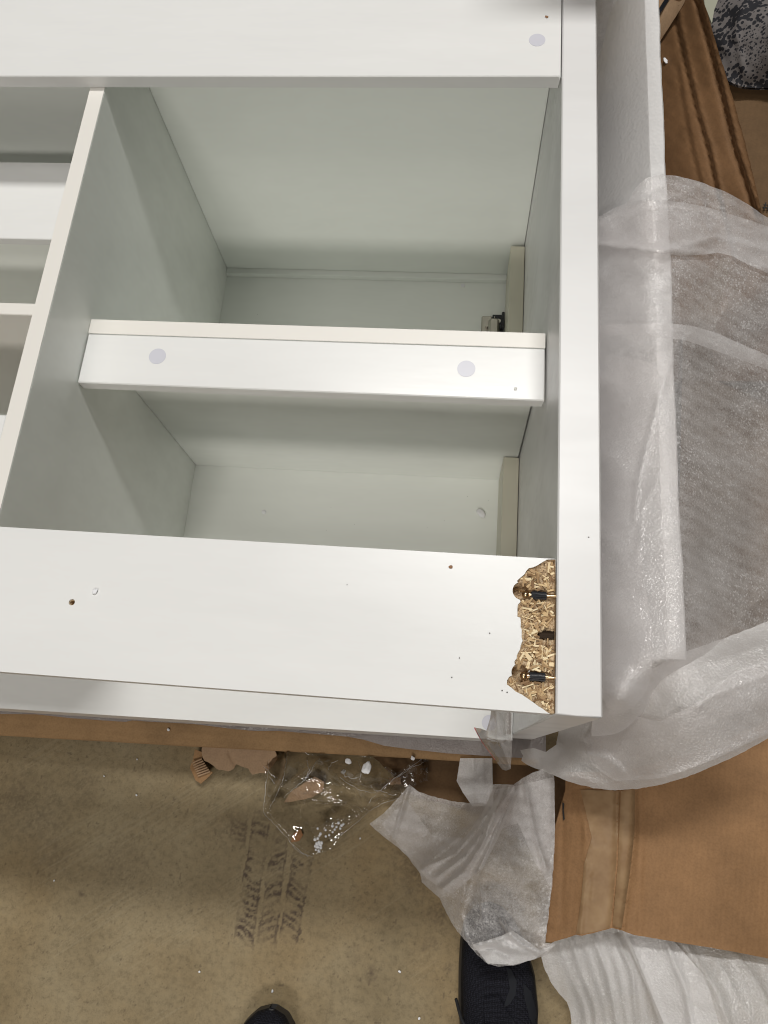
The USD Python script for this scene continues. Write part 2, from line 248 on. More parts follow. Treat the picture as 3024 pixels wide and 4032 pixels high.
# ------------------------------------------------------------------ setting: concrete floor with its dirt
FZ = 0.0
fx, fy = np.arange(-0.75, 0.36, 0.0017), np.arange(-0.46, 0.09, 0.0017)
gx, gy = np.meshgrid(fx, fy); nv = gx.size
pts = np.c_[gx.ravel(), gy.ravel(), np.zeros(nv)]
ii = np.arange(nv).reshape(gx.shape)
q = np.stack([ii[:-1, :-1], ii[:-1, 1:], ii[1:, 1:], ii[1:, :-1]], -1).reshape(-1, 4)
stain = np.zeros(nv); scuff = np.zeros(nv)
n_a = meshkit.fbm(pts * 160, 4, 3); n_b = meshkit.fbm(pts * 420, 3, 5); n_c = meshkit.fbm(pts * 40, 3, 8)
def track(top, bot, wtop, wbot, period, slant, strength):
    strength = min(1, strength * 1.35)
    a, b = W(*top, 1.17)[:2], W(*bot, 1.17)[:2]
    d = b - a; L = np.hypot(*d); e = d / L; nrm = np.array([e[1], -e[0]])
    s = (pts[:, :2] - a) @ e; t = (pts[:, :2] - a) @ nrm
    half = (wtop + (wbot - wtop) * np.clip(s / L, 0, 1)) / 2
    edge = t / half + (n_a - .5) * .5
    inside = (np.abs(edge) < 1) & (s > (n_a - .5) * .01) & (s < L + (n_a - .5) * .012)
    ph = (s + slant * t + 0.0035 * (n_c - .5) * 4) / period
    groove = np.abs((ph % 1) - .5) * 2
    v = np.clip((groove - 0.30) * 5, 0.15, 1) * np.clip((n_b - .25) * 3.2, .2, 1)
    v = np.where(np.abs(edge) > .8, np.maximum(v, .75), v)
    v *= np.clip((meshkit.fbm(pts * 55, 3, 21) - .25) * 3.2, .2, 1) * np.clip(s / .02, .35, 1) * np.clip((L - s) / .012 + .5, .5, 1)
    stain[:] = np.maximum(stain, np.where(inside, v * strength, 0))
track((1034, 3195), (955, 3725), 0.026, 0.029, 0.0098, .25, .72)
track((1108, 3270), (1048, 3722), 0.022, 0.027, 0.0105, -.5, .66)
track((1195, 3340), (1135, 3715), 0.030, 0.027, 0.0092, .5, .70)
track((945, 3195), (935, 3330), 0.024, 0.022, 0.010, .3, .5)
for u, v, r, s in [(1467, 3838, .012, .75), (1400, 3760, .012, .25), (1735, 3600, .02, .5), (1660, 3450, .03, .5), (1765, 3810, .006, .6), (1600, 3380, .03, .4), (150, 3210, .05, .35), (60, 3150, .05, .35),
                   (200, 3360, .04, .3), (480, 3400, .05, .25), (880, 3260, .03, .25), (330, 3090, .03, .3), (1690, 3720, .012, .4), (320, 3520, .006, .6)]:
    c = W(u, v, 1.17)[:2]; d = np.hypot(*(pts[:, :2] - c).T) / r + (n_a - .5) * 1.2
    stain = np.maximum(stain, s * np.clip(1.2 - d, 0, 1) * np.clip((n_b - .3) * 3, .1, 1))
sp = (meshkit.noise(pts * 330, 31) > .93) & (n_c > .42); stain = np.maximum(stain, sp * .5)
ang = 0.62; al = pts[:, 0] * math.cos(ang) + pts[:, 1] * math.sin(ang); ac = -pts[:, 0] * math.sin(ang) + pts[:, 1] * math.cos(ang)
scr = meshkit.noise(np.c_[al * 12, ac * 700, np.zeros(nv)], 41) * meshkit.noise(np.c_[al * 6, ac * 25, np.zeros(nv)], 43)
scuff = np.clip((scr - .55) * 1.6, 0, .13)
big = np.array([[-6, -6, -0.002], [6, -6, -0.002], [6, 6, -0.002], [-6, 6, -0.002]])
F4 = np.r_[q, [[nv, nv + 1, nv + 2, nv + 3]]]
obj('concrete_floor', (np.r_[pts, big], F4), CONCRETE, attr={'stain': np.r_[stain, np.zeros(4)], 'scuff': np.r_[scuff, np.zeros(4)]}, kind='structure',
    label='worn olive concrete floor with a brown tyre print')

# ------------------------------------------------------------------ the cabinet, lying on its back with its open front up
ZF = CAM_Z - 0.62; ZC = CAM_Z - 0.6361; ZB = CAM_Z - 1.103     # front face, carcass front, back panel
XL, XR, DL, DR = 0.0854, 0.1211, -0.4306, -0.4133
YTR, YMT, YML, YMB, YBT, YBB = 0.6868, 0.4395, 0.4214, 0.361, 0.1701, 0.0457
ZM = CAM_Z - 0.7122                                             # recessed middle rail
YW, YS, XEND, YEND = 0.7826, 0.4207, -1.05, 1.0
cab = thing('white_cabinet', 'white laminate cabinet lying on its back, open bays up, corner of its rail broken out', 'cabinet')
side = cat([rbox((XL, YBB - .0005, ZB - .006), (XR, YEND, ZF), .0014)])
obj('side_panel', side, SIDEIN, cab, smooth=40)
obj('top_panel', rbox((XEND, YTR, ZC + .0002), (XL - .0012, YEND - .02, ZF - .0004), .0009), WHITE, cab, smooth=40)
obj('back_panel', rbox((XEND, YBB + .004, ZB - .005), (XL - .0004, YEND - .02, ZB), .0004), INNER, cab)
obj('divider', rbox((DL, 0.13, ZB + .0003), (DR, YEND - .04, ZC - .0002), .0009), INNER, cab, smooth=40)
obj('divider_edge', rbox((DL + .0002, .14, ZC - .0001), (DR - .0002, YEND - .05, ZC + .0003), .0001), EDGE, cab)
obj('upper_shelf', rbox((DR + .0003, YW, ZB + .0105), (XL - .0006, YW + .016, ZC - .0006), .0008), INNER, cab, smooth=40)
obj('ledge_batten', rbox((DR + .0004, YW - .0105, ZB + .0003), (XL - .022, YW + .016, ZB + .0098), .0006), INNER, cab, smooth=40)
obj('lower_shelf', rbox((DR + .0003, YML + .0004, ZB + .0003), (XL - .0016, YMT, ZM - .0014), .0008), INNER, cab, smooth=40)
mid = obj('middle_rail', rbox((DR + .0012, YMB, ZM - .0152), (XL - .0018, YML - .0005, ZM), .0011), WHITE, cab, smooth=40)
obj('shelf_edge', rbox((DR + .0003, YML + .0004, ZM - .0013), (XL - .0016, YMT, ZM - .0003), .0004), EDGE, cab, smooth=40)
# back rail seen under the cabinet's open bottom; it sits a touch askew
yb = lambda x: 0.0382 + 0.017 * (x - .0854)
ZK = CAM_Z - 1.0
v8 = [(x, yb(x) + dy, z) for x in (XEND, XL - .0004) for dy in (0, .09) for z in (ZB + .0002, ZK)]
obj('back_rail', trimesh.convex.convex_hull(np.array(v8)), WHITE, cab)
BATTEN = laminate('cream_batten', (0.60, 0.58, 0.47), 0.4)
obj('batten', rbox((XL - .0225, YS + .02, ZB + .0103), (XL - .0008, YW - .0115, CAM_Z - 1.004), .0007), BATTEN, cab, smooth=40)
obj('batten', rbox((XL - .0225, .14, ZB + .0003), (XL - .0008, YS - .0008, CAM_Z - 1.006), .0007), BATTEN, cab, smooth=40)
# left bay
lb = lambda v: W(100, v, 0.6361)[1]
XB = DL - .0004
lh = lambda v, h: W(100, v, h)[1]
obj('drawer_rail', rbox((XEND, lh(940, .745), CAM_Z - .757), (XB, lh(638, .745), CAM_Z - .745), .0009), WHITE, cab, smooth=40)
obj('left_rail', rbox((XEND, lh(1240, .7125), ZC - .35), (XB, lh(1193, .7125), CAM_Z - .7125), .0009), EDGE, cab, smooth=40)
obj('left_lower_rail', rbox((XEND, YBT + .01, ZC - .016), (XB, W(10, 1632, .6361)[1], ZC - .0006), .0009), WHITE, cab, smooth=40)
obj('left_shelf', rbox((XEND, YW - .012, ZB + .0004), (XB, YW + .004, ZC - .001), .0009), INNER, cab, smooth=40)
obj('left_shelf', rbox((XEND, lh(940, .745) + .02, ZB + .0004), (XB, lh(940, .745) + .036, CAM_Z - .758), .0009), INNER, cab, smooth=40)
obj('drawer_floor', rbox((XEND, lh(940, .745) + .037, CAM_Z - .865), (XB, YW - .0125, CAM_Z - .855), .0009), INNER, cab, smooth=40)
# cover caps
for u, v, h in [(620, 1403, .7122), (1836, 1452, .7122), (2115, 158, .6204)]:
    c = W(u, v, h); z = CAM_Z - h; obj('cover_cap', cat([cyl((c[0], c[1], z - .0006), (c[0], c[1], z + .0003), .0086 if h < .7 else .0094, 40)]), CAP, cab, smooth=40)
c = W(1927, 2846, 1.0); obj('cover_cap', cyl((c[0], c[1], ZK - .0005), (c[0], c[1], ZK + .0005), .0095, 40), CAP, cab, smooth=40)
# the bottom rail with its broken corner
z2p = lambda a: W(1900 + .339 * a[0], 2150 + .339 * a[1], .62)[:2]
BR = [(852, 150), (750, 155), (690, 190), (640, 222), (590, 245), (540, 255), (510, 285), (490, 322), (460, 350), (425, 378), (400, 405), (415, 425), (560, 500), (435, 625), (440, 650), (412, 678), (405, 720), (405, 820), (440, 832), (446, 890),
      (442, 940), (455, 970), (455, 1060), (465, 1100), (445, 1150), (435, 1200), (400, 1265), (398, 1300), (370, 1340), (375, 1372), (560, 1440), (345, 1500), (310, 1520), (285, 1560), (283, 1608), (330, 1640), (385, 1690), (450, 1720), (530, 1775), (600, 1822), (650, 1862), (700, 1890), (750, 1930), (790, 1950), (852, 1950)]
brk = Polygon([z2p(a) for a in BR]).buffer(0)
h1, h2 = z2p((458, 520)), z2p((448, 1470))
HR = 0.00755
holes = [Point(h1).buffer(HR, 24), Point(h2).buffer(HR, 24)]
gap = shapely.union_all([brk] + holes)
drill = Point(W(282, 2371, .62)[:2]).buffer(.0027, 12)
railp = sbox(XEND, YBB, XL - .0009, YBT).difference(gap).difference(drill)
railp = max(getattr(railp, 'geoms', [railp]), key=lambda g: g.area)
rm = trimesh.creation.extrude_polygon(railp, .0157, engine='earcut'); rm.apply_translation((0, 0, ZC + .0001))
rail = obj('bottom_rail', rm, WHITE, cab)
inner = gap.intersection(sbox(XEND, YBB + .0004, XL - .0006, YBT - .0004)).buffer(-.00012)
inner = max(getattr(inner, 'geoms', [inner]), key=lambda g: g.area)
def ribbon(poly, z0, z1):
    c = resample(np.array(poly.exterior.coords)[:-1], .0012); k = len(c); i = np.arange(k); j = (i + 1) % k
    return np.r_[np.c_[c, np.full(k, z0)], np.c_[c, np.full(k, z1)]], np.r_[np.c_[i, j, j + k], np.c_[i, j + k, i + k]]
# raw core
step = .0007
x0, y0, x1, y1 = inner.bounds
ax, ay = np.meshgrid(np.arange(x0, x1, step), np.arange(y0, y1, step)); ax[1::2] += step / 2
g = np.c_[ax.ravel(), ay.ravel()]; g = g[shapely.contains_xy(inner.buffer(-step * .4), g[:, 0], g[:, 1])]
bd = resample(np.array(inner.exterior.coords)[:-1], step)
cp = np.r_[bd, g]
tri = Delaunay(cp).simplices; cc = cp[tri].mean(1); tri = tri[shapely.contains_xy(inner, cc[:, 0], cc[:, 1])]
a3 = cp[tri]; cr = (a3[:, 1, 0] - a3[:, 0, 0]) * (a3[:, 2, 1] - a3[:, 0, 1]) - (a3[:, 1, 1] - a3[:, 0, 1]) * (a3[:, 2, 0] - a3[:, 0, 0])
tri[cr < 0] = tri[cr < 0][:, ::-1]
left_line = shapely.LineString([z2p(a) for a in BR[1:-1]])
dl = shapely.distance(left_line, shapely.points(cp))
P3 = np.c_[cp, np.zeros(len(cp))]
nz = meshkit.fbm(P3 * 190, 4, 11) - .5; nr = np.abs(meshkit.fbm(P3 * np.array([420, 260, 1]), 3, 12) - .5)
depth = np.clip(.0012 + dl * .42, 0, .0062) + nz * .0062 + nr * .005
b1, b2 = z2p((500, 548)), z2p((500, 1500))
for h in (h1, h2):
    r = np.hypot(*(cp - h).T); depth = np.where(r < HR, np.where(r < HR - .0005, .0142, depth), depth)
for by in (b1[1], b2[1]):                                        # the bolts' bores
    m = (np.abs(cp[:, 1] - by) < .0042) & (cp[:, 0] > h1[0] + .004); depth = np.where(m, np.maximum(depth, .0085), depth)
dw0, dw1 = z2p((660, 1012)), z2p((838, 1018))                     # empty dowel bore
m = (np.abs(cp[:, 1] - dw0[1] - (nz * .004)) < .0030) & (cp[:, 0] > dw0[0] + nz * .01); depth = np.where(m, np.maximum(depth, .0148), depth)
core = trimesh.Trimesh(np.c_[cp, ZF - .0006 - np.clip(depth, .0004, .0150)], tri, process=False)
rib = trimesh.Trimesh(*ribbon(inner, ZF - .0152, ZF - .0010), process=False)
obj('chipboard_core', cat([core, rib]), CHIP_CORE, rail, label='torn raw chipboard at the rail end')
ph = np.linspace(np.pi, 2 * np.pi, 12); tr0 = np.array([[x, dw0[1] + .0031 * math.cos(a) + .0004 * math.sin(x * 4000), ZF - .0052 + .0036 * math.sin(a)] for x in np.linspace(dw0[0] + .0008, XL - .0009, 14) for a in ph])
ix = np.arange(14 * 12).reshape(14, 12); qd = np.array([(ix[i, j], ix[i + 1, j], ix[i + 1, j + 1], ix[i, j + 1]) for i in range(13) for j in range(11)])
obj('dowel_bore_shade', (tr0, qd), plain('bore_shade_paint', (.035, .02, .01), .9), rail, smooth=True)  # near-black lining paints the shade inside the bore
# flakes of wood lying in the tear
fl = []; inner_in = inner.buffer(-.0025)
from scipy.spatial import cKDTree
kd = cKDTree(cp)
k = 0
while k < 340:
    p = np.array([rng.uniform(x0, x1), rng.uniform(y0, y1)])
    if not shapely.contains_xy(inner_in, *p): continue
    if min(np.hypot(*(p - h1)), np.hypot(*(p - h2))) < HR * .95 and rng.random() < .8: continue
    if min(abs(p[1] - b1[1]), abs(p[1] - b2[1])) < .0046 and rng.random() < .93: continue
    if abs(p[1] - dw0[1]) < .0052 and p[0] > dw0[0]: continue
    k += 1
    z = ZF - .0006 - depth[kd.query(p)[1]] + .0004
    L = rng.gamma(2.6, .0019) + .0018; w = rng.uniform(.0004, .0011) * (1 + (rng.random() < .08) * .6)
    b = trimesh.creation.box((min(L, .014), w * 2, .0005)); vv = b.vertices.copy()
    vv[:, 1] *= 1 - .6 * (vv[:, 0] > 0) * rng.random(); vv[:, 2] += .05 * np.abs(vv[:, 0]); b.vertices = vv
    a = rng.normal(.6, .9)
    T = trimesh.transformations.euler_matrix(rng.normal(0, .4), rng.normal(0, .22), a); T[:3, 3] = (*p, z + .0007)
    b.apply_transform(T); fl.append(b)
obj('wood_chips', cat(fl), CHIPS, rail, kind='stuff', attr={'tone': np.concatenate([np.full(len(m.vertices), q_) for m, q_ in zip(fl, rng.random(len(fl)) ** 1.1)])})
for h, by in ((h1, b1[1]), (h2, b2[1])):
    zc = ZF - .0052
    xs = z2p((505, 0))[0], z2p((582, 0))[0], z2p((760, 0))[0], XL + .002
    bolt = obj('cam_bolt', cat([cyl((xs[0] + .001, by, zc), (xs[3], by, zc), .0017, 20), trimesh.creation.uv_sphere(.0031, count=[14, 18]).apply_translation((xs[0] + .001, by, zc)),
                                cyl((xs[0] + .0035, by, zc), (xs[0] + .0045, by, zc), .0026, 18)]), BRASS, rail, smooth=40)
    sl = [cyl((xs[1], by, zc), (xs[2], by, zc), .0029, 24)]
    for t in np.linspace(0, 2 * np.pi, 12, endpoint=False):
        sl.append(cyl((xs[1] + .0005, by + .0029 * math.cos(t), zc + .0029 * math.sin(t)), (xs[2] - .0003, by + .0029 * math.cos(t), zc + .0029 * math.sin(t)), .00045, 8))
    obj('bolt_sleeve', cat(sl), BLACKP, bolt, smooth=40)
ds = W(282, 2371, .62)
obj('screw_hole', cat([trimesh.creation.annulus(.0022, .0026, .014).apply_translation((ds[0], ds[1], ZF - .0085)), cyl((ds[0], ds[1], ZF - .013), (ds[0], ds[1], ZF - .012), .0025, 16)]), CHIP_CORE, rail)
# hinge in the upper bay
hz = ZB + .001
hg = obj('hinge', rbox((.0255, .628, hz), (.043, W(1920, 1242, 1.095)[1], hz + .007), .002), STEEL, cab, smooth=40)
obj('hinge_arm', rbox((.0365, .630, hz + .006), (.0545, W(1955, 1251, 1.085)[1], hz + .019), .004), STEEL, hg, smooth=40)
obj('hinge_housing', cat([rbox((.0425, .678, hz + .003), (.0615, .703, hz + .014), .001), rbox((.0575, .676, hz + .012), (.0622, .707, hz + .017), .0012)]), BLACKP, hg, smooth=40)
obj('hinge_strip', rbox((.0455, .680, hz + .0141), (.0468, .699, hz + .0152), .0003), STEEL, hg)
obj('hinge_screw', cyl((.0527, .690, hz + .0125), (.0527, .690, hz + .0162), .0036, 20), plain('pale_screw', (0.62, 0.60, 0.52), .35), hg, smooth=40)
obj('hinge_knob', cyl((.0345, .683, hz + .006), (.0345, .683, hz + .012), .0024, 14), STEEL, hg, smooth=40)

# ------------------------------------------------------------------ crumbs and specks on the cabinet
def crumb(u, v, H, r, m, seed, flat=.5, elong=1.0):
    s = trimesh.creation.icosphere(2, r); n = meshkit.fbm(s.vertices / r * 1.3 + seed * 7.3, 3, seed) - .5
    s.vertices = s.vertices * (1 + n[:, None] * 1.1) * np.array([elong, 1, flat]); s.apply_transform(trimesh.transformations.rotation_matrix(seed * 1.3, (0, 0, 1)))
    p = W(u, v, H); s.apply_translation((p[0], p[1], p[2] - s.bounds[0][2] - .0001)); return s
obj('foam_crumb', crumb(375, 2330, .62, .0026, BEAD, 3, .4), BEAD, smooth=60, label='white foam crumb beside the drilled hole in the bottom rail', cat='foam crumb')
obj('brown_chip', crumb(1775, 2232, .62, .0013, STAIN, 5, .3, 1.3), STAIN, smooth=60, label='brown chip of wood near the upper edge of the bottom rail', cat='wood chip')
obj('brown_chip', crumb(2153, 67, .62, .0013, STAIN, 9, .25, 1.4), STAIN, smooth=60, label='tiny reddish brown chip above the cover cap on the top panel', cat='wood chip')
obj('foam_crumb', crumb(2030, 1532, .7122, .0019, BEAD, 12, .3, .8), plain('translucent_crumb', (.62, .62, .58), .5), smooth=60, label='small pale flake at the right end of the middle rail', cat='foam crumb')
obj('foam_crumb', crumb(1893, 2022, 1.103, .0052, BEAD, 14, .5, 1.2), BEAD, smooth=60, label='flat white foam shred on the floor of the lower bay', cat='foam crumb')
obj('foam_crumb', crumb(1040, 2017, 1.103, .0032, BEAD, 15, .3, 1), BEAD, smooth=60, label='lone foam crumb midway along the back of the lower bay', cat='foam crumb')
obj('foam_crumb', crumb(1823, 1125, 1.103, .0036, BEAD, 16, .3, 1), BEAD, smooth=60, label='foam crumb in the back corner of the upper bay near the hinge', cat='foam crumb')
sp = []
for i in range(12):
    z = rng.random()
    if z < .45: u, v, H = rng.uniform(1200, 2140), rng.uniform(2300, 2700), .6195
    elif z < .7: u, v, H = rng.uniform(1100, 1900), rng.uniform(1930, 2140), 1.1025
    elif z < .9: u, v, H = rng.uniform(950, 1950), rng.uniform(1920, 2150), 1.1025
    else: u, v, H = rng.uniform(1000, 1900), rng.uniform(1130, 1250), 1.1025
    p = W(u, v, H)
    if H < 1 and (shapely.contains_xy(gap, p[0], p[1]) ): continue
    s = trimesh.creation.icosphere(1, rng.uniform(.00015, .0004)); s.vertices *= (rng.uniform(1, 1.8), 1, .5); s.apply_translation(p); sp.append(s)
for u, v in [(1977, 2719), (1997, 2726), (2318, 2115), (1928, 2493)]:
    s = trimesh.creation.icosphere(1, .00045); s.vertices *= (1.4, 1, .4); s.apply_translation(W(u, v, .6197)); sp.append(s)
obj('dust_specks', cat(sp), SPECK, label='dark specks of dust scattered over the white cabinet', cat='dust', kind='stuff')

# ------------------------------------------------------------------ cardboard tray and foam liner under the cabinet
TRAYE = [(-80, 2889), (0, 2893), (747, 2934), (1512, 2977), (2075, 3008), (2120, 3010)]
tr = thing('cardboard_tray', 'flattened tan cardboard tray that the cabinet lies on', 'cardboard tray')
for k, (dy, z0, z1) in enumerate([(0.0, .040, .046), (.0016, .0325, .0385), (-.0012, .025, .031), (.002, .0175, .0235)]):
    e = np.array([W(u, v, CAM_Z - .045)[:2] for u, v in TRAYE]) + (0, dy)
    e[:, 1] += (meshkit.fbm(np.c_[e[:, 0] * 30, np.full(len(e), k), np.zeros(len(e))], 2, k) - .5) * .003
    pl = Polygon(list(e) + [(.104, .3), (.104, .98), (-1.06, .98), (-1.06, .3)]).buffer(0)
    m = trimesh.creation.extrude_polygon(pl, z1 - z0, engine='earcut'); m.apply_translation((0, 0, z0)); obj('cardboard_layer', m, CARD_TRAY, tr)
m = rbox((-1.05, .02, 0.0), (.1, .97, .017), .001); obj('cardboard_base', m, CARD_DARK, tr)
WAVE = [(-80, 2806), (0, 2811), (140, 2812), (273, 2827), (400, 2836), (492, 2842), (520, 2836), (600, 2842), (760, 2850), (900, 2868), (1003, 2878), (1100, 2878), (1250, 2890), (1367, 2900), (1430, 2912), (1512, 2936), (1600, 2948), (1760, 2966), (1900, 2975), (2060, 2985), (2150, 2985)]
up = [(2150, 2700), (1000, 2600), (-80, 2560)]
ct = [(u, v, 1.113 + .006 * math.sin(u / 90) ** 2) for u, v in WAVE[::2]] + [(u, v, 1.108) for u, v in up + [(500, 2700), (1500, 2750)]]
obj('foam_liner', sheet(WAVE + up, ct, 12, wob=.003, wob_scale=.01, seed=4, thick=.0025), FOAM_LINER, smooth=50, label='foam liner greyed for its shade, with a wavy edge between cabinet and cardboard tray', cat='foam sheet')

# ------------------------------------------------------------------ polystyrene board standing beside the cabinet
yy = np.linspace(.122, 1.13, 150); rows = []
for y in yy:
    sway = .004 * (meshkit.fbm(np.array([[y * 7, 1, 0]]), 3, 2)[0] - .5)
    x0_, x1_ = .2195 + sway, .2402 + sway + .0018 * (meshkit.fbm(np.array([[y * 40, 3, 0]]), 2, 3)[0] - .5)
    ln = .25
    zt = .370 + .0015 * (meshkit.fbm(np.array([[y * 30, 5, 0]]), 2, 4)[0] - .5)
    pr = [(x0_ - .085, .0008), (x0_ - .085, .12), (x0_ - .085, zt - .14), (x0_, zt - .0016), (x0_ + .0016, zt), (x1_ - .002, zt), (x1_, zt - .002), (x1_, .2), (x1_, .0008)]
    rows.append([(x, y, z) for x, z in pr])
rows = np.array(rows); nr_, nc_ = rows.shape[:2]; idx = np.arange(nr_ * nc_).reshape(nr_, nc_)
fq = [(idx[i, j], idx[i + 1, j], idx[i + 1, (j + 1) % nc_], idx[i, (j + 1) % nc_]) for i in range(nr_ - 1) for j in range(nc_)]
ft = [(idx[0, 0], idx[0, j], idx[0, j + 1]) for j in range(1, nc_ - 1)] + [(idx[-1, 0], idx[-1, j + 1], idx[-1, j]) for j in range(1, nc_ - 1)]
ep = trimesh.Trimesh(rows.reshape(-1, 3), np.r_[np.array(fq)[:, [0, 1, 2]], np.array(fq)[:, [0, 2, 3]], np.array(ft)], process=False); ep.fix_normals()
obj('polystyrene_board', ep, EPS, smooth=35, label='long white polystyrene board standing on edge along the cabinet side', cat='foam board')

# ------------------------------------------------------------------ cardboard beyond the board
z8 = lambda pts: [(2300 + .4364 * a, .4364 * b) for a, b in pts]
KP = [(2500, -120), (2745, -120)] + z8([(1075, 0), (1120, 130), (1200, 430), (1290, 700), (1430, 1200), (1520, 1560), (1610, 1940)]) + [(3060, 1090), (3120, 1500), (2560, 1500), (2520, 700)]
KC = [(2500, -120, 1.10), (2560, 400, 1.10), (2600, 1400, 1.08), (2745, -120, .97), (2824, 188, .965), (2924, 524, .96), (3003, 847, .955), (3100, 1480, .95), (2700, 500, 1.03), (2800, 1000, 1.02)]
c1 = z8([(850, 60), (870, 220), (960, 620), (1050, 1000), (1150, 1340), (1225, 1690)]) + [(2900, 1000)]
c2 = z8([(870, 620), (930, 1000), (1000, 1350), (1075, 1650)]) + [(2800, 900)]
c3 = z8([(1010, 0), (1080, 240), (1150, 500), (1250, 900), (1350, 1330), (1440, 1600), (1545, 1930)])
fp = thing('cardboard_box_flap', 'long ridged brown cardboard flap rising beside the polystyrene board', 'cardboard flap')
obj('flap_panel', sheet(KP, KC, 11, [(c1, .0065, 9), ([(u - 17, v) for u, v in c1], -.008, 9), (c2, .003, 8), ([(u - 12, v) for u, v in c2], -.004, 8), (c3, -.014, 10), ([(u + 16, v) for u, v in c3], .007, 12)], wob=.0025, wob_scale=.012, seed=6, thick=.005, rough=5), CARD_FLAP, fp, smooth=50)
obj('flap_fold', sheet([(2500, 60), (2640, -60), (2725, -60), (2690, 20), (2578, 195), (2560, 210)], [(u, v, h - .012) for u, v, h in [(2500, 60, 1.09), (2640, -60, 1.05), (2725, -60, 1.0), (2690, 20, 1.02), (2578, 195, 1.09)]], 12, thick=.003, rough=2), CARD_TORN, fp, smooth=50, label='smooth pale tan folded corner')
obj('gap_shade_strip', sheet([(2500, 170), (2560, 88), (2622, -10), (2640, -10), (2572, 96), (2510, 185)], [(2500, 170, 1.06), (2560, 88, 1.05), (2622, -10, 1.035), (2640, -10, 1.03), (2530, 150, 1.06)], 5, thick=.0015), BLACKP, fp)  # black strip painting the dark gap beside the folded corner
obj('plastic_corner', sheet([(2764, -60), (2850, -60), (2812, 40), (2803, 92), (2775, 20)], [(2764, -60, .985), (2850, -60, 1.0), (2812, 40, .99), (2803, 92, .985)], 8, thick=.003), GREYPLUG, smooth=50, label='pale plastic corner poking up between cardboard flap and spotted fabric', cat='plastic scrap')
dk = thing('cardboard_box', 'brown cardboard box side, shade put into its colour, with a printed number sign, below the flap', 'cardboard box')
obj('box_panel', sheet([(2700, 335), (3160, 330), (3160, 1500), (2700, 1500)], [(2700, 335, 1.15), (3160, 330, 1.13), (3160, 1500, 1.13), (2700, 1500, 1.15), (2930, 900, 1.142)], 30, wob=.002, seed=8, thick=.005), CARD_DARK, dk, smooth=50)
hp = W(3000, 829, 1.125); tm = meshkit.text_mesh('#', .0165, .0006); tm.apply_transform(trimesh.transformations.rotation_matrix(-.10, (0, 0, 1))); tm.apply_translation((hp[0], hp[1], hp[2] + .012))
hp2 = W(3000, 829, 1.1345)
tm.apply_translation(hp2 - np.array([hp[0], hp[1], hp[2] + .012]) + (0, 0, .0015)); obj('number_sign', tm, DARK, dk)
FBP = smooth_poly([(2700, -160), (3180, -160), (3180, 330), (3000, 352), (2880, 335), (2780, 250)], 2)
obj('spotted_fabric', sheet(FBP, [(2700, -160, 1.1), (3180, -160, 1.05), (3180, 330, 1.09), (3000, 352, 1.12), (2880, 335, 1.12), (2780, 250, 1.12), (2950, 120, 1.05), (3080, 150, 1.03)], 12, [([(2950, -100), (2900, 120), (2930, 300)], .006, 20)], wob=.008, wob_scale=.012, seed=11, thick=.004), FABRIC, smooth=60,
    label='off-white fabric with black speckled print in the upper right corner', cat='fabric')
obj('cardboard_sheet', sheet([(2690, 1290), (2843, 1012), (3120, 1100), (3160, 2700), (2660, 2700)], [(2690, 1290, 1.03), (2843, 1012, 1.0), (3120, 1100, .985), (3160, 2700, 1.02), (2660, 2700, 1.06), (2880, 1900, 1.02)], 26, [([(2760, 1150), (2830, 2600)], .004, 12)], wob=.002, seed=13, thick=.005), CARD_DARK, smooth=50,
    label='brown cardboard panel covered by the foam sheet right of the polystyrene board', cat='cardboard sheet')

v8 = [(x, y + dy, z) for x in (.05, .21) for y, z in ((1.62, .01), (.855, .84)) for dy in (0, .005)]
obj('added_shade_board', trimesh.convex.convex_hull(np.array(v8)), CARD, label='unseen cardboard added beyond the far end to shade the cabinet corner', cat='cardboard sheet')  # added out of view only to shade the top right corner

# ------------------------------------------------------------------ foam sheets draped over board and boxes
def strip_h(v): return [(2300, v, .885), (2365, v, .845), (2450, v, .815)]
EDGE_L = [(2536, 685), (2548, 1000), (2560, 1371), (2587, 1709), (2606, 2164), (2619, 2593)]
EDGE_R = [(2599, 685), (2612, 1000), (2628, 1371), (2660, 1800), (2688, 2256), (2690, 2556)]
def along(line, k):
    line = np.array(line, float); L = np.r_[0, np.cumsum(np.hypot(*np.diff(line, axis=0).T))]; q = np.linspace(0, L[-1], k)
    return list(np.c_[np.interp(q, L, line[:, 0]), np.interp(q, L, line[:, 1])])
EDGE_L, EDGE_R = along(EDGE_L, 32), along(EDGE_R, 32)
ct = []
for v in (700, 900, 1100, 1300, 1500, 1750): ct += strip_h(v)
for (u, v) in EDGE_L[:18]: ct.append((u - 8, v, .784))
for (u, v) in EDGE_R[:18]: ct.append((u + 8, v, .783)); ct.append((u - 32, v, .779))
ct += [(2760, 716, .805), (2760, 1000, .81), (2760, 1300, .815), (2760, 1700, .815), (2867, 760, .825), (3000, 842, .85), (3120, 900, .88), (3000, 1200, .855), (3120, 1500, .89), (2900, 1000, .835)]
A1 = [(2330, 868), (2357, 855), (2412, 822), (2466, 800), (2479, 785), (2492, 758), (2509, 733), (2544, 700), (2601, 687), (2671, 694), (2758, 716), (2867, 760), (2940, 800), (2998, 842), (3140, 930), (3140, 1500), (2900, 1410), (2700, 1340), (2500, 1318), (2330, 1326)]
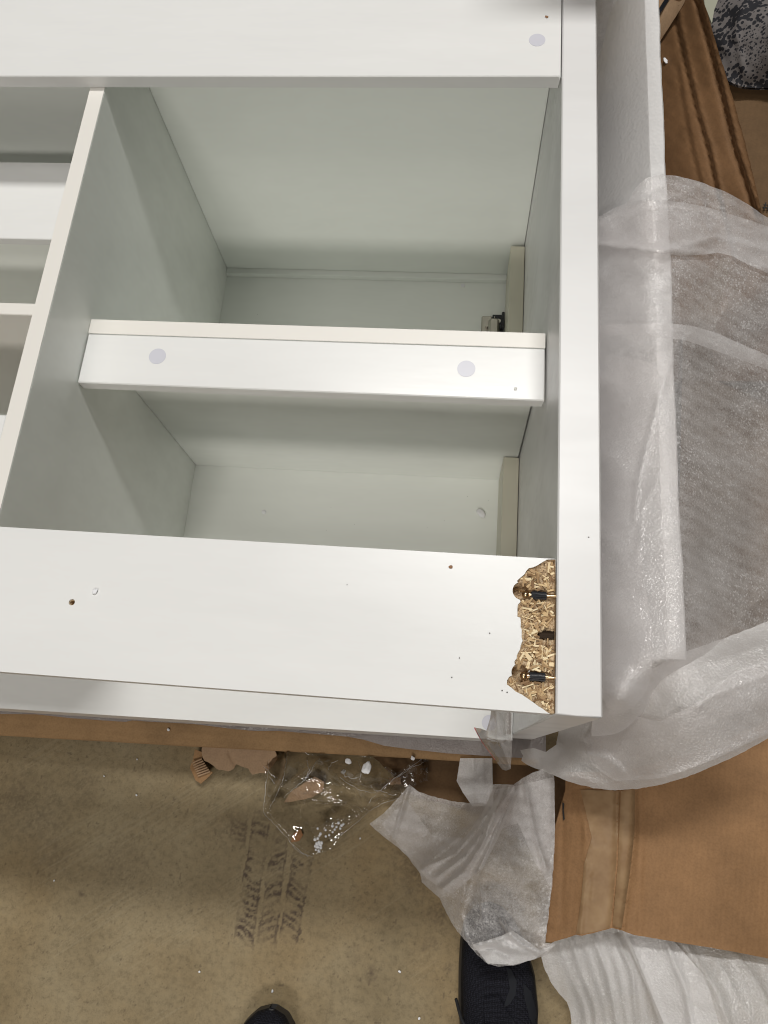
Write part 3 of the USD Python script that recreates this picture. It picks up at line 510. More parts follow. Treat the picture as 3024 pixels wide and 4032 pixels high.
fa = [([(2480, 790), (2601, 782), (2760, 805), (3024, 880)], .004, 10), ([(2620, 785), (2720, 760), (2700, 745)], .004, 8), ([(2355, 962), (2600, 985), (2830, 1000), (3024, 1060)], .007, 10), ([(2600, 995), (2820, 935), (2900, 955), (3024, 990)], .006, 10),
      ([(2601, 720), (2760, 745), (2950, 840)], .003, 8), ([(2610, 1030), (2800, 990), (2960, 1040)], -.004, 14), ([(2700, 900), (2860, 905), (3040, 930)], .0025, 9), ([(2900, 1120), (3040, 1150)], .003, 10), ([(2805, 1310), (2870, 1190)], .003, 6)]
t1 = thing('foam_sheet', 'white foam wrap, upper sheet with a curved top edge draped over the polystyrene board', 'foam sheet')
obj('foam_layer', sheet(A1, ct, 11, fa, wob=.003, wob_scale=.012, seed=20, rough=4), FOAM, t1, smooth=True)
A1b = [(2330, 975), (2360, 962), (2600, 980), (2740, 985), (2824, 950), (2900, 965), (3140, 1040), (3140, 1230), (2960, 1130), (2760, 1090), (2600, 1075), (2330, 1080)]
A1b = [(2330, 880), (2400, 845), (2500, 800), (2601, 785), (2760, 808), (2900, 850), (3140, 930), (3140, 1120), (2980, 1060), (2850, 990), (2740, 1008), (2600, 1000), (2440, 975), (2330, 970)]
obj('foam_fold', sheet(smooth_poly(A1b, 1), [(u, v, h - .006) for u, v, h in ct], 11, fa, wob=.004, wob_scale=.012, seed=21), FOAM, t1, smooth=True)
ct2 = []
for v in (1250, 1500, 1800, 2100, 2400, 2600, 2760): ct2 += [(u, vv, h - .012) for u, vv, h in strip_h(v)]
for (u, v) in EDGE_L[8:]: ct2.append((u - 8, v, .774))
for (u, v) in EDGE_R[8:]: ct2.append((u + 8, v, .773)); ct2.append((u - 32, v, .769))
ct2 += [(2650, 2750, .875), (2560, 2985, .975), (2440, 3010, .99), (2330, 2960, .99), (2700, 2900, .93), (2900, 2800, .925), (2760, 1290, .797), (2760, 1700, .80), (2760, 2200, .805), (2780, 2600, .815), (2900, 1330, .825), (3120, 1480, .865), (3120, 2000, .885), (3120, 2700, .89), (2920, 1900, .84), (2950, 2450, .85)]
A2 = [(2330, 1292), (2357, 1280), (2400, 1276), (2606, 1274), (2670, 1276), (2733, 1285), (2824, 1312), (2920, 1355), (3140, 1450), (3140, 2760), (2900, 2800), (2700, 2900), (2560, 2985), (2440, 3010), (2330, 2960)]
fa2 = [([(2640, 1420), (2575, 1640), (2510, 1900), (2500, 2050)], .005, 8), ([(2590, 1880), (2530, 2000), (2510, 2200)], .003, 7), ([(2650, 1300), (2860, 1420), (3060, 1500)], .003, 16), ([(2700, 1330), (2755, 1290)], .003, 6), ([(2760, 1320), (2660, 1560)], .002, 6),
       ([(2960, 1990), (2985, 1975), (3000, 2000), (2985, 2040), (2955, 2030)], .003, 8), ([(2870, 2520), (2910, 2380), (2930, 2280)], .003, 8)]
for k in range(13):
    v0 = 1500 + 82 * k + rng.uniform(-20, 20); fa2.append(([(2680, v0), (2850, v0 + rng.uniform(-14, 22)), (3080, v0 + rng.uniform(0, 60))], rng.uniform(.0008, .0022), rng.uniform(7, 14)))
t2 = thing('foam_sheet', 'white foam wrap, middle sheet with shimmering creases over board and dark cardboard', 'foam sheet')
obj('foam_layer', sheet(A2, ct2, 11, fa2, wob=.0025, wob_scale=.012, seed=22, rough=3), FOAM, t2, smooth=True)
A2b = [(2330, 1420), (2470, 1400), (2600, 1440), (2590, 1560), (2540, 1750), (2505, 1900), (2505, 2060), (2540, 2300), (2580, 2560), (2540, 2780), (2330, 2840)]
obj('foam_fold', sheet(smooth_poly(A2b, 2), [(u, v, h + .004) for u, v, h in ct2], 11, (), wob=.002, seed=23), FOAM_THICK, t2, smooth=True)
# thin folds of foam behind the board at the top
tw = thing('foam_sheet', 'thin foam wrap tucked between cabinet post and polystyrene board at the top', 'foam sheet')
obj('foam_layer', sheet([(2330, -80), (2460, -80), (2400, 60), (2372, 190), (2340, 260)], [(2330, -80, .80), (2460, -80, .772), (2372, 190, .81), (2340, 260, .85)], 10, [([(2440, -80), (2370, 180)], .004, 8)], seed=25), FOAM_THICK, tw, smooth=True)
# the rolled band across the cabinet's corner
BP = [(3140, 2400), (3024, 2447), (2861, 2510), (2688, 2570), (2640, 2592), (2569, 2634), (2496, 2690), (2420, 2745), (2360, 2790), (2300, 2840), (2250, 2835), (2200, 2880), (2190, 2930), (2150, 2960), (2100, 2945), (2048, 2955), (2060, 2975), (2052, 2995), (2090, 3020), (2150, 3040),
      (2220, 3070), (2287, 3092), (2355, 3106), (2423, 3113), (2510, 3106), (2606, 3090), (2700, 3060), (2788, 3026), (2900, 2975), (3024, 2908), (3140, 2850)]
BC = [(3140, 2400, .90), (2861, 2510, .885), (2688, 2570, .87), (2569, 2634, .87), (2496, 2690, .88), (2360, 2790, .93), (2250, 2835, 1.0), (2190, 2930, 1.06), (2050, 2970, 1.08), (2150, 3040, 1.02), (2287, 3092, .985), (2423, 3113, .965), (2606, 3090, .94), (2788, 3026, .92), (3024, 2908, .91),
      (3140, 2850, .91), (2300, 2960, .96), (2500, 2920, .90), (2700, 2800, .865), (2900, 2700, .855), (3060, 2620, .86), (2420, 2840, .91), (2200, 3000, 1.0)]
BC = [(u, v, h - (.062 if u > 2650 else .045 if u > 2560 else .025 if u > 2480 else 0)) for u, v, h in BC]
fb = [([(2200, 2880), (2230, 2930), (2300, 2960), (2400, 2990), (2450, 3040)], .006, 9), ([(2080, 2990), (2200, 3050), (2350, 3085), (2500, 3085), (2700, 3035), (3024, 2880)], .005, 14), ([(2050, 2965), (2150, 3020), (2300, 3060)], .004, 10), ([(2360, 2950), (2420, 2975), (2460, 3050)], .003, 6),
      ([(2290, 2920), (2400, 2960), (2440, 3000)], -.004, 9), ([(2500, 2700), (2700, 2640), (3060, 2520)], .003, 25), ([(2750, 2780), (2800, 2740), (3060, 2640)], .004, 14)]
t3 = thing('foam_sheet', 'thick rolled band of foam wrap sweeping right from the cabinet corner', 'foam sheet')
obj('foam_layer', sheet(BP, BC, 11, fb, wob=.003, wob_scale=.01, seed=26, rough=6), FOAM_THICK, t3, smooth=True)
obj('foam_fold', sheet([(3140, 2560), (2900, 2640), (2760, 2760), (2600, 2840), (2400, 2800), (2350, 2830), (2300, 2920), (2330, 3010), (2423, 3075), (2606, 3065), (2788, 3000), (3024, 2890), (3140, 2830)], [(u, v, h - .008) for u, v, h in BC], 11, fb, wob=.003, seed=27, rough=6), FOAM, t3, smooth=True)
# hanging crumpled sheet in front, lower centre
CP = [(1456, 3245), (1512, 3200), (1570, 3140), (1612, 3089), (1650, 3118), (1703, 3136), (1770, 3152), (1840, 3162), (1922, 3164), (1928, 3120), (1932, 3089), (1975, 3086), (2022, 3091), (2060, 3062), (2104, 3040), (2140, 3028), (2182, 3053), (2186, 3271), (2180, 3400), (2173, 3490), (2160, 3600), (2147, 3712), (2186, 3718), (2150, 3760), (2104, 3777), (2022, 3802), (1965, 3806), (1922, 3797),
      (1890, 3770), (1858, 3736), (1820, 3690), (1785, 3645), (1755, 3590), (1731, 3536), (1700, 3510), (1660, 3475), (1655, 3440), (1603, 3372), (1560, 3330), (1512, 3297)]
CC = [(1456, 3245, 1.12), (1612, 3089, 1.10), (1703, 3136, 1.10), (1840, 3162, 1.09), (1932, 3089, 1.05), (2022, 3091, 1.04), (2104, 3040, 1.03), (2182, 3053, 1.02), (2186, 3271, 1.03), (2173, 3490, 1.04), (2147, 3712, 1.05), (2104, 3777, 1.06), (2022, 3802, 1.06), (1922, 3797, 1.06), (1858, 3736, 1.07),
      (1785, 3645, 1.09), (1731, 3536, 1.10), (1658, 3472, 1.12), (1603, 3372, 1.135), (1512, 3297, 1.135), (1560, 3230, 1.11), (1900, 3300, 1.02), (1950, 3200, 1.02), (1820, 3400, 1.05), (2000, 3500, 1.03), (2050, 3300, 1.035), (1750, 3320, 1.10), (1680, 3400, 1.10)]
fc = [([(1612, 3089), (1550, 3300)], .005, 5), ([(2022, 3091), (1960, 3180), (1900, 3320), (1830, 3430), (1740, 3500)], .012, 16), ([(1990, 3100), (1925, 3240), (1830, 3370), (1720, 3455)], .009, 9), ([(1960, 3100), (1890, 3250), (1790, 3360), (1660, 3425)], .007, 9), ([(2030, 3110), (1985, 3210), (1930, 3330), (1880, 3440)], .008, 9), ([(1930, 3200), (1800, 3300), (1680, 3400)], .005, 12),
      ([(1880, 3430), (1895, 3520), (1900, 3610)], .005, 6), ([(1850, 3480), (1815, 3600), (1835, 3690)], .005, 6), ([(1825, 3500), (1800, 3620)], .004, 6), ([(2182, 3060), (2186, 3300)], .002, 12), ([(2060, 3060), (2110, 3300), (2150, 3420)], .004, 8),
      ([(1866, 3722), (1960, 3700), (2000, 3680), (2020, 3670)], .006, 6), ([(1975, 3620), (2010, 3680), (2060, 3720), (2130, 3750)], .010, 8), ([(1960, 3720), (2020, 3740), (2120, 3755)], .003, 6), ([(1880, 3745), (1940, 3735), (2000, 3765)], -.006, 16), ([(1950, 3690), (1990, 3720), (2040, 3735)], .004, 6), ([(1660, 3425), (1720, 3470), (1745, 3520)], .004, 6)]
t4 = thing('foam_sheet', 'crumpled foam wrap hanging over the dark shoe in front of the cabinet', 'foam sheet')
fc = [(l, h * 1.7, w * .8) for l, h, w in fc]
obj('foam_layer', sheet(CP, CC, 7, fc, wob=.006, wob_scale=.014, seed=30, rough=5), FOAM, t4, smooth=True)
fold = [(1500, 3245), (1600, 3150), (1700, 3290), (1830, 3300), (1900, 3200), (1940, 3110), (2030, 3095), (2182, 3060), (2186, 3271), (2170, 3500), (2100, 3380), (2040, 3240), (1980, 3260), (1900, 3420), (1780, 3520), (1680, 3460), (1600, 3360)]
obj('foam_fold', sheet(fold, [(u, v, h + .010) for u, v, h in CC], 11, fc, wob=.004, seed=31, rough=5), FOAM, t4, smooth=True)
low = [(1860, 3720), (1960, 3690), (2020, 3665), (2130, 3745), (2186, 3718), (2104, 3777), (2022, 3800), (1922, 3794)]
obj('foam_fold', sheet(low, [(u, v, h - .012) for u, v, h in CC], 9, fc, wob=.004, seed=32, rough=4), FOAM_THICK, t4, smooth=True)
# narrow strip
obj('foam_sheet', sheet([(1812, 2985), (1938, 2985), (1942, 3172), (1860, 3175), (1822, 3120), (1798, 3075)], [(1812, 2985, 1.12), (1938, 2985, 1.12), (1942, 3172, 1.135), (1860, 3175, 1.14), (1798, 3075, 1.135)], 8, [([(1860, 2985), (1880, 3170)], .004, 8), ([(1900, 2985), (1910, 3170)], .003, 8)], seed=33), FOAM_THICK, smooth=True,
    label='narrow grey foam strip hanging below the tray edge', cat='foam sheet')
# cardboard flap on the lower right
FP = [(2228, 3040), (2226, 3110), (2186, 3253), (2173, 3490), (2147, 3706), (2168, 3712), (2230, 3694), (2268, 3681), (2292, 3684), (2360, 3668), (2410, 3654), (2450, 3664), (2496, 3681), (2640, 3706), (2860, 3742), (3024, 3774), (3160, 3800), (3160, 2780), (2800, 2940), (2450, 3040)]
FC = [(2228, 3040, 1.075), (2186, 3253, 1.07), (2147, 3706, 1.075), (2290, 3350, 1.045), (2290, 3680, 1.05), (2410, 3500, 1.04), (2500, 3300, 1.03), (2500, 3681, 1.035), (2800, 3300, 1.02), (2860, 3742, 1.03), (3160, 3800, 1.04), (3160, 2780, 1.0), (2600, 3060, 1.03), (2350, 3100, 1.05), (2200, 3500, 1.068)]
ff = [([(2500, 3090), (2497, 3290), (2478, 3450), (2450, 3670)], .007, 8), ([(2430, 3100), (2428, 3400), (2405, 3660)], -.006, 10), ([(2216, 3160), (2212, 3640)], -.003, 6), ([(2300, 3250), (2310, 3400), (2285, 3680)], .004, 9), ([(2270, 3130), (2300, 3230), (2320, 3330)], .004, 7), ([(2520, 3100), (2520, 3680)], -.003, 12)]
fl_ = thing('cardboard_flap', 'brown cardboard flap with a taped crease at the lower right', 'cardboard flap')
obj('flap_panel', sheet(FP, FC, 12, ff, wob=.002, wob_scale=.008, seed=35, thick=.0055, rough=3), CARD, fl_, smooth=45)
TP = [(2285, 3110), (2420, 3112), (2440, 3112), (2428, 3400), (2404, 3652), (2360, 3664), (2300, 3676), (2268, 3676), (2290, 3530), (2300, 3400), (2330, 3300), (2310, 3210)]
obj('packing_tape', sheet(TP, [(u, v, h - .0012) for u, v, h in FC], 9, ff + [([(2310, 3480), (2340, 3440), (2330, 3540)], .002, 7)], wob=.0022, wob_scale=.008, seed=35, rough=4), TAPE, fl_, smooth=True)
obj('packing_tape', sheet([(2445, 3115), (2500, 3100), (2497, 3290), (2480, 3440), (2448, 3655), (2412, 3648), (2433, 3400)], [(u, v, h - .0012) for u, v, h in FC], 9, ff, wob=.0022, wob_scale=.008, seed=35), TAPE, fl_, smooth=True)
obj('tear', sheet([(2214, 3158), (2222, 3165), (2220, 3190), (2224, 3225), (2218, 3232), (2214, 3195)], [(u, v, h - .0022) for u, v, h in FC], 4, wob=.0022, wob_scale=.008, seed=35), DARK, fl_)
# foam at the bottom right
E1 = [(2128, 3740), (2132, 3773), (2146, 3820), (2168, 3864), (2200, 3910), (2232, 3946), (2246, 3990), (2258, 4120), (2680, 4120), (2640, 3950), (2500, 3660), (2300, 3640)]
EC1 = [(2128, 3740, 1.12), (2168, 3864, 1.13), (2232, 3946, 1.14), (2258, 4120, 1.15), (2680, 4120, 1.11), (2500, 3660, 1.09), (2300, 3640, 1.10), (2400, 3900, 1.10)]
fe = [([(2200 + 46 * k, 3690), (2240 + 50 * k, 3830), (2300 + 40 * k, 3960), (2320 + 40 * k, 4120)], .006 * (1 if k % 2 else .6), 10) for k in range(8)]
obj('foam_sheet', sheet(E1, EC1, 10, fe, wob=.003, seed=37, rough=5), FOAM_LOW, smooth=True, label='ribbed foam wrap spilling down beside the dark shoe, under the cardboard flap', cat='foam sheet')
E2 = [(2440, 3640), (2500, 3780), (2560, 3920), (2600, 4040), (2640, 4140), (3160, 4140), (3160, 3740), (2800, 3690)]
fe2 = [([(2700, 3720), (2820, 3900), (2900, 4120)], .006, 14), ([(2620, 3700), (2700, 3900), (2740, 4120)], .007, 14), ([(2900, 3760), (3000, 3900), (3080, 4120)], .005, 14), ([(2480, 3700), (2640, 4100)], .004, 8), ([(2820, 3780), (2960, 4020)], .003, 8)]
t5 = thing('foam_sheet', 'bright foam wrap filling the bottom right corner', 'foam sheet')
obj('foam_layer', sheet(E2, [(2440, 3640, 1.08), (2560, 3920, 1.08), (2640, 4140, 1.09), (3160, 4140, 1.05), (3160, 3740, 1.06), (2800, 3690, 1.065), (2800, 3950, 1.05)], 11, fe2, wob=.004, seed=38, rough=4), FOAM_LOW, t5, smooth=True)
obj('foam_fold', sheet([(2460, 3650), (2640, 3690), (2780, 3850), (2860, 4140), (2660, 4140), (2560, 3900)], [(2440, 3640, 1.075), (2560, 3920, 1.072), (2640, 4140, 1.08), (2800, 3690, 1.055), (2860, 4140, 1.045)], 11, fe2, wob=.003, seed=39), FOAM_THICK, t5, smooth=True)

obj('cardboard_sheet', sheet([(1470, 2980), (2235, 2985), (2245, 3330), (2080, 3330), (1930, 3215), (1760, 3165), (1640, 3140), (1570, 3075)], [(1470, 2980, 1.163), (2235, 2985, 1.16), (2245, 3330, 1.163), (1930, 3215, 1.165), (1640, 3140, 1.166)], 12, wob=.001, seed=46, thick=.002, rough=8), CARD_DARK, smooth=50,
    label='dark sheet added on the floor as the shade under the tray edge, behind the crumpled foam', cat='cardboard sheet')  # added sheet whose dark colour stands in for shadow on the floor

# ------------------------------------------------------------------ litter on the floor
z5 = lambda pts: [(.9114 * a, 2688 + .9114 * b) for a, b in pts]
t6 = z5([(872, 262), (1192, 270), (1196, 330), (1172, 370), (1150, 394), (1118, 390), (1090, 396), (1070, 368), (1025, 354), (1008, 372), (985, 384), (940, 376), (905, 350), (880, 338), (868, 305)])
obj('torn_cardboard', sheet(t6, [(u, v, 1.148 + (.004 if v > 2990 else 0)) for u, v in t6[::2]], 9, [(z5([(990, 300), (1010, 340), (1020, 356)]), -.003, 4)], thick=.0012, rough=14, seed=40, smooth=.01), CARD_TORN, smooth=30, label='smooth pinkish brown piece of torn cardboard sticking out under the tray', cat='cardboard scrap')
z4b = lambda pts: [(700 + .6028 * a, 2850 + .6028 * b) for a, b in pts]
# scrap with its flutes laid bare
sc = thing('corrugated_scrap', 'small torn scrap of corrugated cardboard showing its flutes', 'cardboard scrap')
cs = z4b([(112, 165), (160, 185), (158, 258), (190, 285), (228, 320), (150, 392), (118, 372), (80, 285), (100, 235)])
obj('scrap_sheet', sheet(cs, [(u, v, 1.152) for u, v in cs[:5]] + [(cs[6][0], cs[6][1], 1.156), (cs[7][0], cs[7][1], 1.16)], 6, thick=.002, rough=3, seed=41), CORR, sc)
for k in range(7):
    a, b = np.array(z4b([(95 + 6 * k, 255 + 18 * k * .8), (158 + 9 * k, 228 + 14 * k)]))
    obj('flute', cyl(W(*a, 1.1505), W(*b, 1.1495), .0013, 10), CARD_TORN, sc, smooth=True)
t7 = z4b([(690, 515), (740, 445), (800, 405), (895, 345), (955, 380), (948, 440), (880, 480), (790, 500)])
obj('torn_cardboard', sheet(t7, [(u, v, 1.158 - .004 * (k % 3 == 0)) for k, (u, v) in enumerate(t7)], 8, thick=.0015, rough=8, seed=42, smooth=.01), CARD_TORN, smooth=50, label='triangular tan scrap of torn cardboard lying under the clear film', cat='cardboard scrap')
t8 = z4b([(735, 775), (760, 715), (800, 685), (818, 725), (795, 765)])
obj('orange_scrap', sheet(t8, [(u, v, 1.166) for u, v in t8], 5, thick=.001, rough=6, seed=43), plain('orange_paper', (.33, .15, .05), .6), label='small orange paper scrap on the concrete under the clear film', cat='paper scrap')
t9 = z4b([(1380, 355), (1455, 350), (1455, 395), (1395, 400)])
obj('torn_cardboard', sheet(t9, [(u, v, 1.15) for u, v in t9], 6, thick=.0015, rough=6, seed=44), CARD_TORN, label='tiny reddish cardboard scrap at the right end of the clear film', cat='cardboard scrap')
fpoly = z4b([(560, 330), (600, 180), (720, 155), (900, 200), (1100, 185), (1280, 220), (1430, 320), (1560, 220), (1640, 230), (1640, 380), (1540, 420), (1450, 480), (1350, 500), (1250, 570), (1120, 700), (1010, 830), (880, 870), (760, 800), (620, 640), (556, 585), (570, 430)])
fu = np.array(fpoly)
fct = [(u, v, 1.150 + .01 * math.sin(k * 1.7)) for k, (u, v) in enumerate(fpoly)] + [(1180, 3050, 1.115), (1400, 3080, 1.11), (1100, 3120, 1.12), (1300, 3220, 1.14), (1500, 3080, 1.12)]
rf = []
for k in range(34):
    c = np.array([rng.uniform(1030, 1640), rng.uniform(2960, 3180)]); a = rng.uniform(0, np.pi); L = rng.uniform(30, 110); d = np.array([math.cos(a), math.sin(a)]) * L
    rf.append(([c - d, c + d * .2 + rng.normal(0, 10, 2), c + d], rng.uniform(-.003, .007), rng.uniform(4, 9)))
rf.append((fpoly + fpoly[:1], .005, 3.0))
rf += [(z4b([(420, 170), (560, 270), (640, 350)]), .006, 5), (z4b([(720, 170), (690, 350), (560, 570)]), .012, 6), (z4b([(590, 600), (700, 740), (840, 860)]), .008, 6), (z4b([(1330, 480), (1150, 640), (980, 700)]), .007, 7), (z4b([(1060, 350), (1250, 440), (1440, 470)]), .009, 6)]
cf = thing('clear_film', 'crumpled clear plastic film on the concrete below the tray edge', 'plastic film')
obj('film_sheet', sheet(fpoly, fct, 5, rf, wob=.003, wob_scale=.02, seed=45, smooth=.001), FILM, cf, smooth=True)
for line in [[(602, 180), (572, 430), (558, 585), (620, 640), (690, 720), (760, 800), (850, 868)], [(420, 172), (500, 225), (560, 275), (610, 330), (640, 352)], [(722, 165), (700, 300), (690, 360), (640, 480), (600, 540)], [(690, 480), (760, 420), (830, 370), (880, 300), (905, 240)], [(600, 345), (618, 372), (632, 392)],
             [(1060, 312), (1100, 348), (1150, 358), (1185, 350)], [(1262, 405), (1290, 440), (1330, 436), (1400, 468), (1430, 462)], [(1250, 520), (1268, 485), (1340, 420), (1450, 330), (1590, 232)], [(1430, 350), (1520, 290), (1610, 250)], [(1450, 482), (1340, 520), (1250, 575), (1110, 690), (1010, 770)], [(1180, 250), (1200, 300), (1190, 370)], [(980, 300), (1000, 262), (1040, 240)], [(750, 800), (810, 850), (880, 868)], [(840, 240), (860, 300), (840, 350)], [(1060, 350), (1180, 430), (1290, 455)]]:
    L = np.array(z4b(line)); q = np.linspace(0, 1, 5 * len(L)); t0 = np.linspace(0, 1, len(L)); Q = np.c_[np.interp(q, t0, L[:, 0]), np.interp(q, t0, L[:, 1])] + rng.normal(0, 1.6, (len(q), 2))
    hq = RBFInterpolator(np.array(fct)[:, :2] / 1000, np.array(fct)[:, 2], smoothing=.001)(Q / 1000) - .004
    w3 = WN(Q, hq); rr = rng.uniform(.00010, .00042, len(w3))
    obj('crease', cat([trimesh.convex.convex_hull(np.r_[trimesh.creation.icosphere(1, r1).vertices + a, trimesh.creation.icosphere(1, r2).vertices + b]) for a, b, r1, r2 in zip(w3[:-1], w3[1:], rr[:-1], rr[1:])]), CREASE_GLINT, cf, smooth=True)  # pale tubes drawn as highlight lines on the folds
bs = []
for u, v, r in [(1251, 3262, 4), (1282, 3268, 4), (1262, 3283, 5), (1309, 3252, 5), (1318, 3266, 4), (1333, 3240, 5), (1345, 3250, 5), (1296, 3288, 4), (1283, 3293, 4), (1340, 3262, 4), (1352, 3245, 4), (1258, 3290, 4), (1310, 3276, 4), (1325, 3256, 4)]:
    bs.append(trimesh.creation.icosphere(2, r * .00042).apply_translation(W(u, v, 1.135)))
for k in range(26):
    u, v = 1253 + rng.normal(0, 9), 3322 + rng.normal(0, 13); bs.append(trimesh.creation.icosphere(1, rng.uniform(.0014, .0026)).apply_translation(W(u, v, 1.134 - rng.uniform(0, .004))))
obj('polystyrene_beads', cat(bs), BEAD, smooth=True, label='cluster of white polystyrene beads at the lower tip of the clear film', cat='foam beads', kind='stuff')
for i, (u, v, H, r, lab) in enumerate([(1446, 3022, 1.12, .0062, 'largest white polystyrene lump on the clear film below the tray'), (1372, 2998, 1.125, .0036, 'polystyrene lump left of the largest one on the clear film'), (1353, 3038, 1.13, .0026, 'single polystyrene bead on the left fold of the film'),
                                       (1625, 2985, 1.12, .0024, 'polystyrene bead at the tray edge near the zip bag'), (786, 3826, 1.169, .0026, 'white flake on bare concrete left of the tyre print foot'), (1073, 3902, 1.169, .003, 'white flake on the concrete just above the left shoe toe'), (1574, 3826, 1.169, .003, 'yellowish flake on the concrete left of the dark shoe'),
                                       (1650, 4010, 1.169, .003, 'white flake on the concrete at the bottom edge beside the dangling lace'), (538, 3131, 1.169, .0026, 'white fibre on the concrete in the strip of light'), (214, 3467, 1.169, .002, 'tiny white dot on the concrete at the far left'), (540, 2990, 1.169, .002, 'white dot on the shaded concrete under the tray'), (410, 3056, 1.169, .002, 'small white dot left of the other on the shaded concrete'),
                                       (1418, 3301, 1.169, .002, 'grey crumb on the concrete right of the bead cluster'), (664, 2874, 1.123, .0017, 'white speck on the tan tray edge')]):
    obj('foam_crumb', crumb(u, v, H, r * (.48 if H > 1.16 else 1), BEAD, 30 + i, .6, 1.3), BEAD, smooth=60, label=lab, cat='foam crumb')
for u, v, H, r, lab in [(2619, 241, 1.075, .003, 'white foam crumb on the upper part of the ridged flap'), (2817, 564, 1.012, .0042, 'elongated white foam crumb on the right of the ridged flap')]:
    s = crumb(u, v, H - .012, r, BEAD, 77 + u, .5, 2.0); obj('foam_crumb', s, BEAD, smooth=60, label=lab, cat='foam crumb')

# ------------------------------------------------------------------ zip bag hanging from the rail
zb = thing('zip_bag', 'small clear zip bag with a red line hanging under the broken corner', 'plastic bag')
z3 = lambda pts: [(1700 + .4219 * a, 2700 + .4219 * b) for a, b in pts]
ZP = z3([(560, 180), (745, 190), (745, 480), (750, 600), (742, 690), (735, 780), (690, 792), (655, 780), (590, 690), (530, 610), (470, 530), (430, 460), (398, 390), (460, 400), (510, 420), (545, 300)])
zc_ = [(u, v, h) for (u, v), h in zip(z3([(560, 180), (745, 190), (745, 480), (735, 780), (655, 780), (530, 610), (398, 390), (510, 420)]), [.70, .70, .86, .99, .99, .93, .90, .84])]
obj('bag_film', sheet(ZP, zc_, 5, [(z3([(600, 220), (610, 420), (600, 480)]), .006, 5), (z3([(700, 220), (690, 440)]), .006, 5), (z3([(520, 480), (640, 520), (740, 480)]), .008, 6), (z3([(640, 540), (690, 660), (730, 770)]), .006, 4), (z3([(540, 560), (640, 700), (720, 780)]), .006, 4)], wob=.0025, wob_scale=.03, seed=50), ZIP, zb, smooth=True)
zl = [W(u, v, h) for (u, v), h in zip(z3([(398, 392), (430, 455), (470, 525), (530, 605), (590, 686)]), [.898, .91, .925, .938, .955])]
obj('zip_line', cat([cyl(a, b, .0005, 6) for a, b in zip(zl[:-1], zl[1:])]), RED, zb)
zs = [W(u, v, h) for (u, v), h in zip(z3([(718, 250), (720, 440)]), [.76, .86])]
sm = [cyl(zs[0], zs[1], .0018, 10)] + [trimesh.creation.icosphere(1, .0026).apply_translation(zs[0] + (zs[1] - zs[0]) * t) for t in np.linspace(.1, .95, 6)]
obj('screw', cat(sm), STEEL, zb, smooth=40)

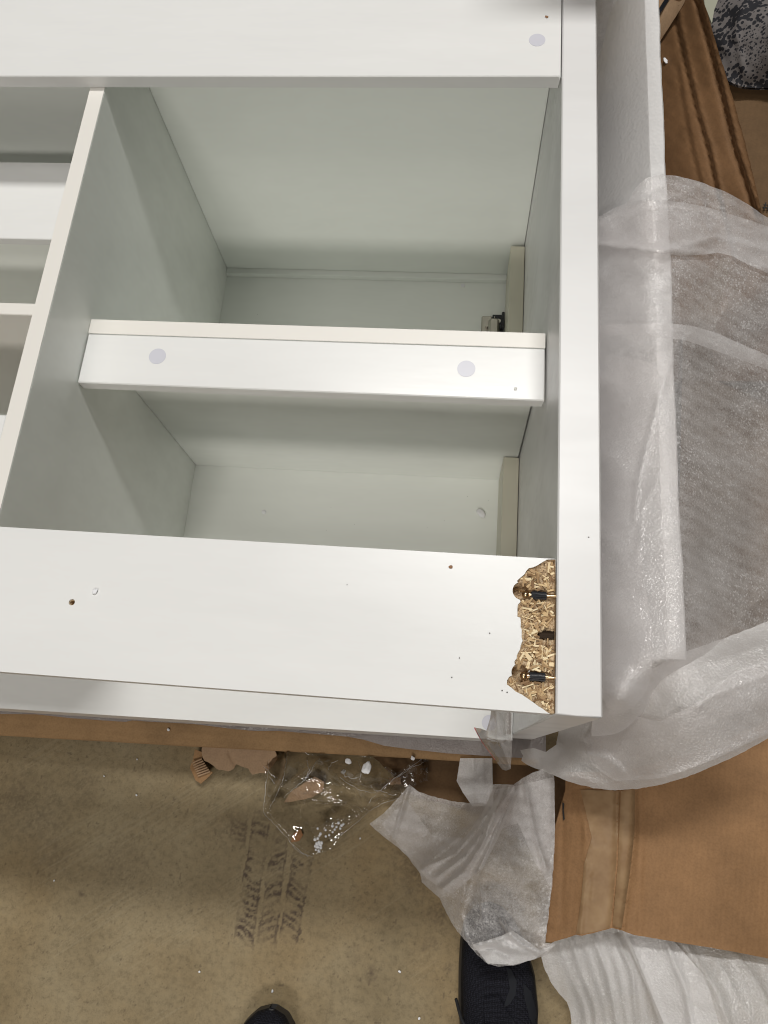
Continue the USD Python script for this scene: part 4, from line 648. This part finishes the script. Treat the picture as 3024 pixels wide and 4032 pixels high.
# ------------------------------------------------------------------ shoes of the person taking the photograph
def shoe(name, label, toe, yaw, mirror=1):
    """toe = world point of the toe tip on the floor; the shoe runs back from it"""
    s = thing(name, label, 'shoe', loc=(0, 0, 0))
    c_, s_ = math.cos(yaw), math.sin(yaw)
    def place(v):
        v = np.array(v, float); v[:, 0] *= mirror
        return np.c_[toe[0] + v[:, 0] * c_ - v[:, 1] * s_, toe[1] + v[:, 0] * s_ + v[:, 1] * c_, v[:, 2]]
    L = .292
    tt = np.array([0, .006, .02, .045, .08, .12, .16, .2, .235, .262, .28, .2885, .292])
    hw = np.array([.004, .020, .033, .043, .0495, .0515, .048, .043, .0395, .0375, .032, .02, .004])
    cx = np.array([-.008, -.008, -.007, -.004, 0, .001, 0, -.001, -.001, 0, 0, 0, 0])
    n = 40; th = np.linspace(0, 2 * np.pi, n, endpoint=False)
    t = np.linspace(0, 1, 46); t = .5 - .5 * np.cos(np.pi * t); t = t * L
    H = np.interp(t, tt, hw); C = np.interp(t, tt, cx)
    k = np.ones(3) / 3; 
    def loft(scale, z0, ztop, roof):
        rows = []
        for i, ti in enumerate(t):
            h = H[i] * scale; zt = ztop(ti)
            x = C[i] + h * np.cos(th); sgn = np.sin(th)
            z = np.where(sgn >= 0, z0 + (zt - z0) * np.abs(sgn) ** roof, z0)
            rows.append(np.c_[np.sign(np.cos(th)) * np.abs(np.cos(th)) ** .6 * h + C[i], np.full(n, -ti), z])
        R = np.array(rows); idx = np.arange(R.shape[0] * n).reshape(-1, n); f = []
        for i in range(len(t) - 1):
            for j in range(n): f.append((idx[i, j], idx[i, (j + 1) % n], idx[i + 1, (j + 1) % n], idx[i + 1, j]))
        m = trimesh.Trimesh(place(R.reshape(-1, 3)), np.r_[np.array(f)[:, [0, 1, 2]], np.array(f)[:, [0, 2, 3]]], process=False)
        m.fix_normals(); return m
    obj('sole', loft(1.0, .001, lambda y: .030 - .006 * math.exp(-y / .03) + .006 * (y / L), .28), RUBBER, s, smooth=50)
    top = lambda y: np.interp(y, [0, .01, .03, .06, .10, .14, .18, .22, .26, .285, .292], [.03, .040, .050, .056, .066, .082, .098, .100, .098, .094, .07])
    obj('upper', loft(.945, .02, top, .55), KNIT, s, smooth=60)
    def on_top(x, y, lift=.0012):
        i = np.searchsorted(t, y); i = min(max(i, 1), len(t) - 1); h = H[i] * .945
        c = min(abs(x - C[i]) / h, .98) ** (1 / .6); zz = .02 + (top(y) - .02) * (1 - c * c) ** (.5 * .55)
        return (x, -y, zz + lift)
    def patch(poly, lift=.0014):
        P = Polygon(poly); x0, y0, x1, y1 = P.bounds; st = .003
        b = resample(poly, st); gx, gy = np.meshgrid(np.arange(x0, x1, st), np.arange(y0, y1, st)); g = np.c_[gx.ravel(), gy.ravel()]; g = g[shapely.contains_xy(P.buffer(-st * .4), g[:, 0], g[:, 1])]
        q = np.r_[b, g]; tr_ = Delaunay(q).simplices; c = q[tr_].mean(1); tr_ = tr_[shapely.contains_xy(P, c[:, 0], c[:, 1])]
        m = trimesh.Trimesh(place([on_top(x, y, lift) for x, y in q]), tr_, process=False)
        if m.face_normals[:, 2].mean() < 0: m.invert()
        return m
    obj('overlay', patch([(.010, .066), (.016, .068), (.022, .080), (.020, .094), (.012, .104), (.004, .108), (.008, .098), (.013, .088)]), OVERLAY, s, smooth=True)
    obj('overlay', patch([(.030, .082), (.040, .092), (.046, .115), (.044, .135), (.036, .118), (.031, .1)]), OVERLAY, s, smooth=True)
    obj('overlay', patch([(.008, .112), (.016, .120), (.022, .136), (.016, .142), (.008, .13)]), OVERLAY, s, smooth=True)
    obj('tongue', patch([(-.020, .10), (-.002, .096), (.014, .12), (.02, .2), (-.02, .2)], .0035), KNIT, s, smooth=True)
    for k_ in range(4):
        y = .125 + .02 * k_; a = place([on_top(-.022, y, .004), on_top(-.004, y + .004, .006), on_top(.016, y + .01, .004)])
        obj('lace', cat([cyl(a[0], a[1], .0022, 8), cyl(a[1], a[2], .0022, 8)]), LACE, s, smooth=True)
    return s, place
rt = W(1950, 3560, 1.15)
sh, pl_ = shoe('shoe', 'black knit shoe partly hidden under the crumpled foam wrap', (rt[0], rt[1], 0), .06)
a = [W(u, v, h) for u, v, h in [(1796, 3935, 1.10), (1806, 3975, 1.11), (1816, 4010, 1.115), (1834, 4045, 1.11), (1870, 4090, 1.08)]]
obj('lace_end', cat([cyl(p, q_, .0021, 8) for p, q_ in zip(a[:-1], a[1:])]), LACE, sh, smooth=True)
lt = W(1018, 3972, 1.14)
shoe('shoe', 'black shoe toe with a dark rubber rim at the bottom edge', (lt[0] + .008, lt[1], 0), -.03, -1)
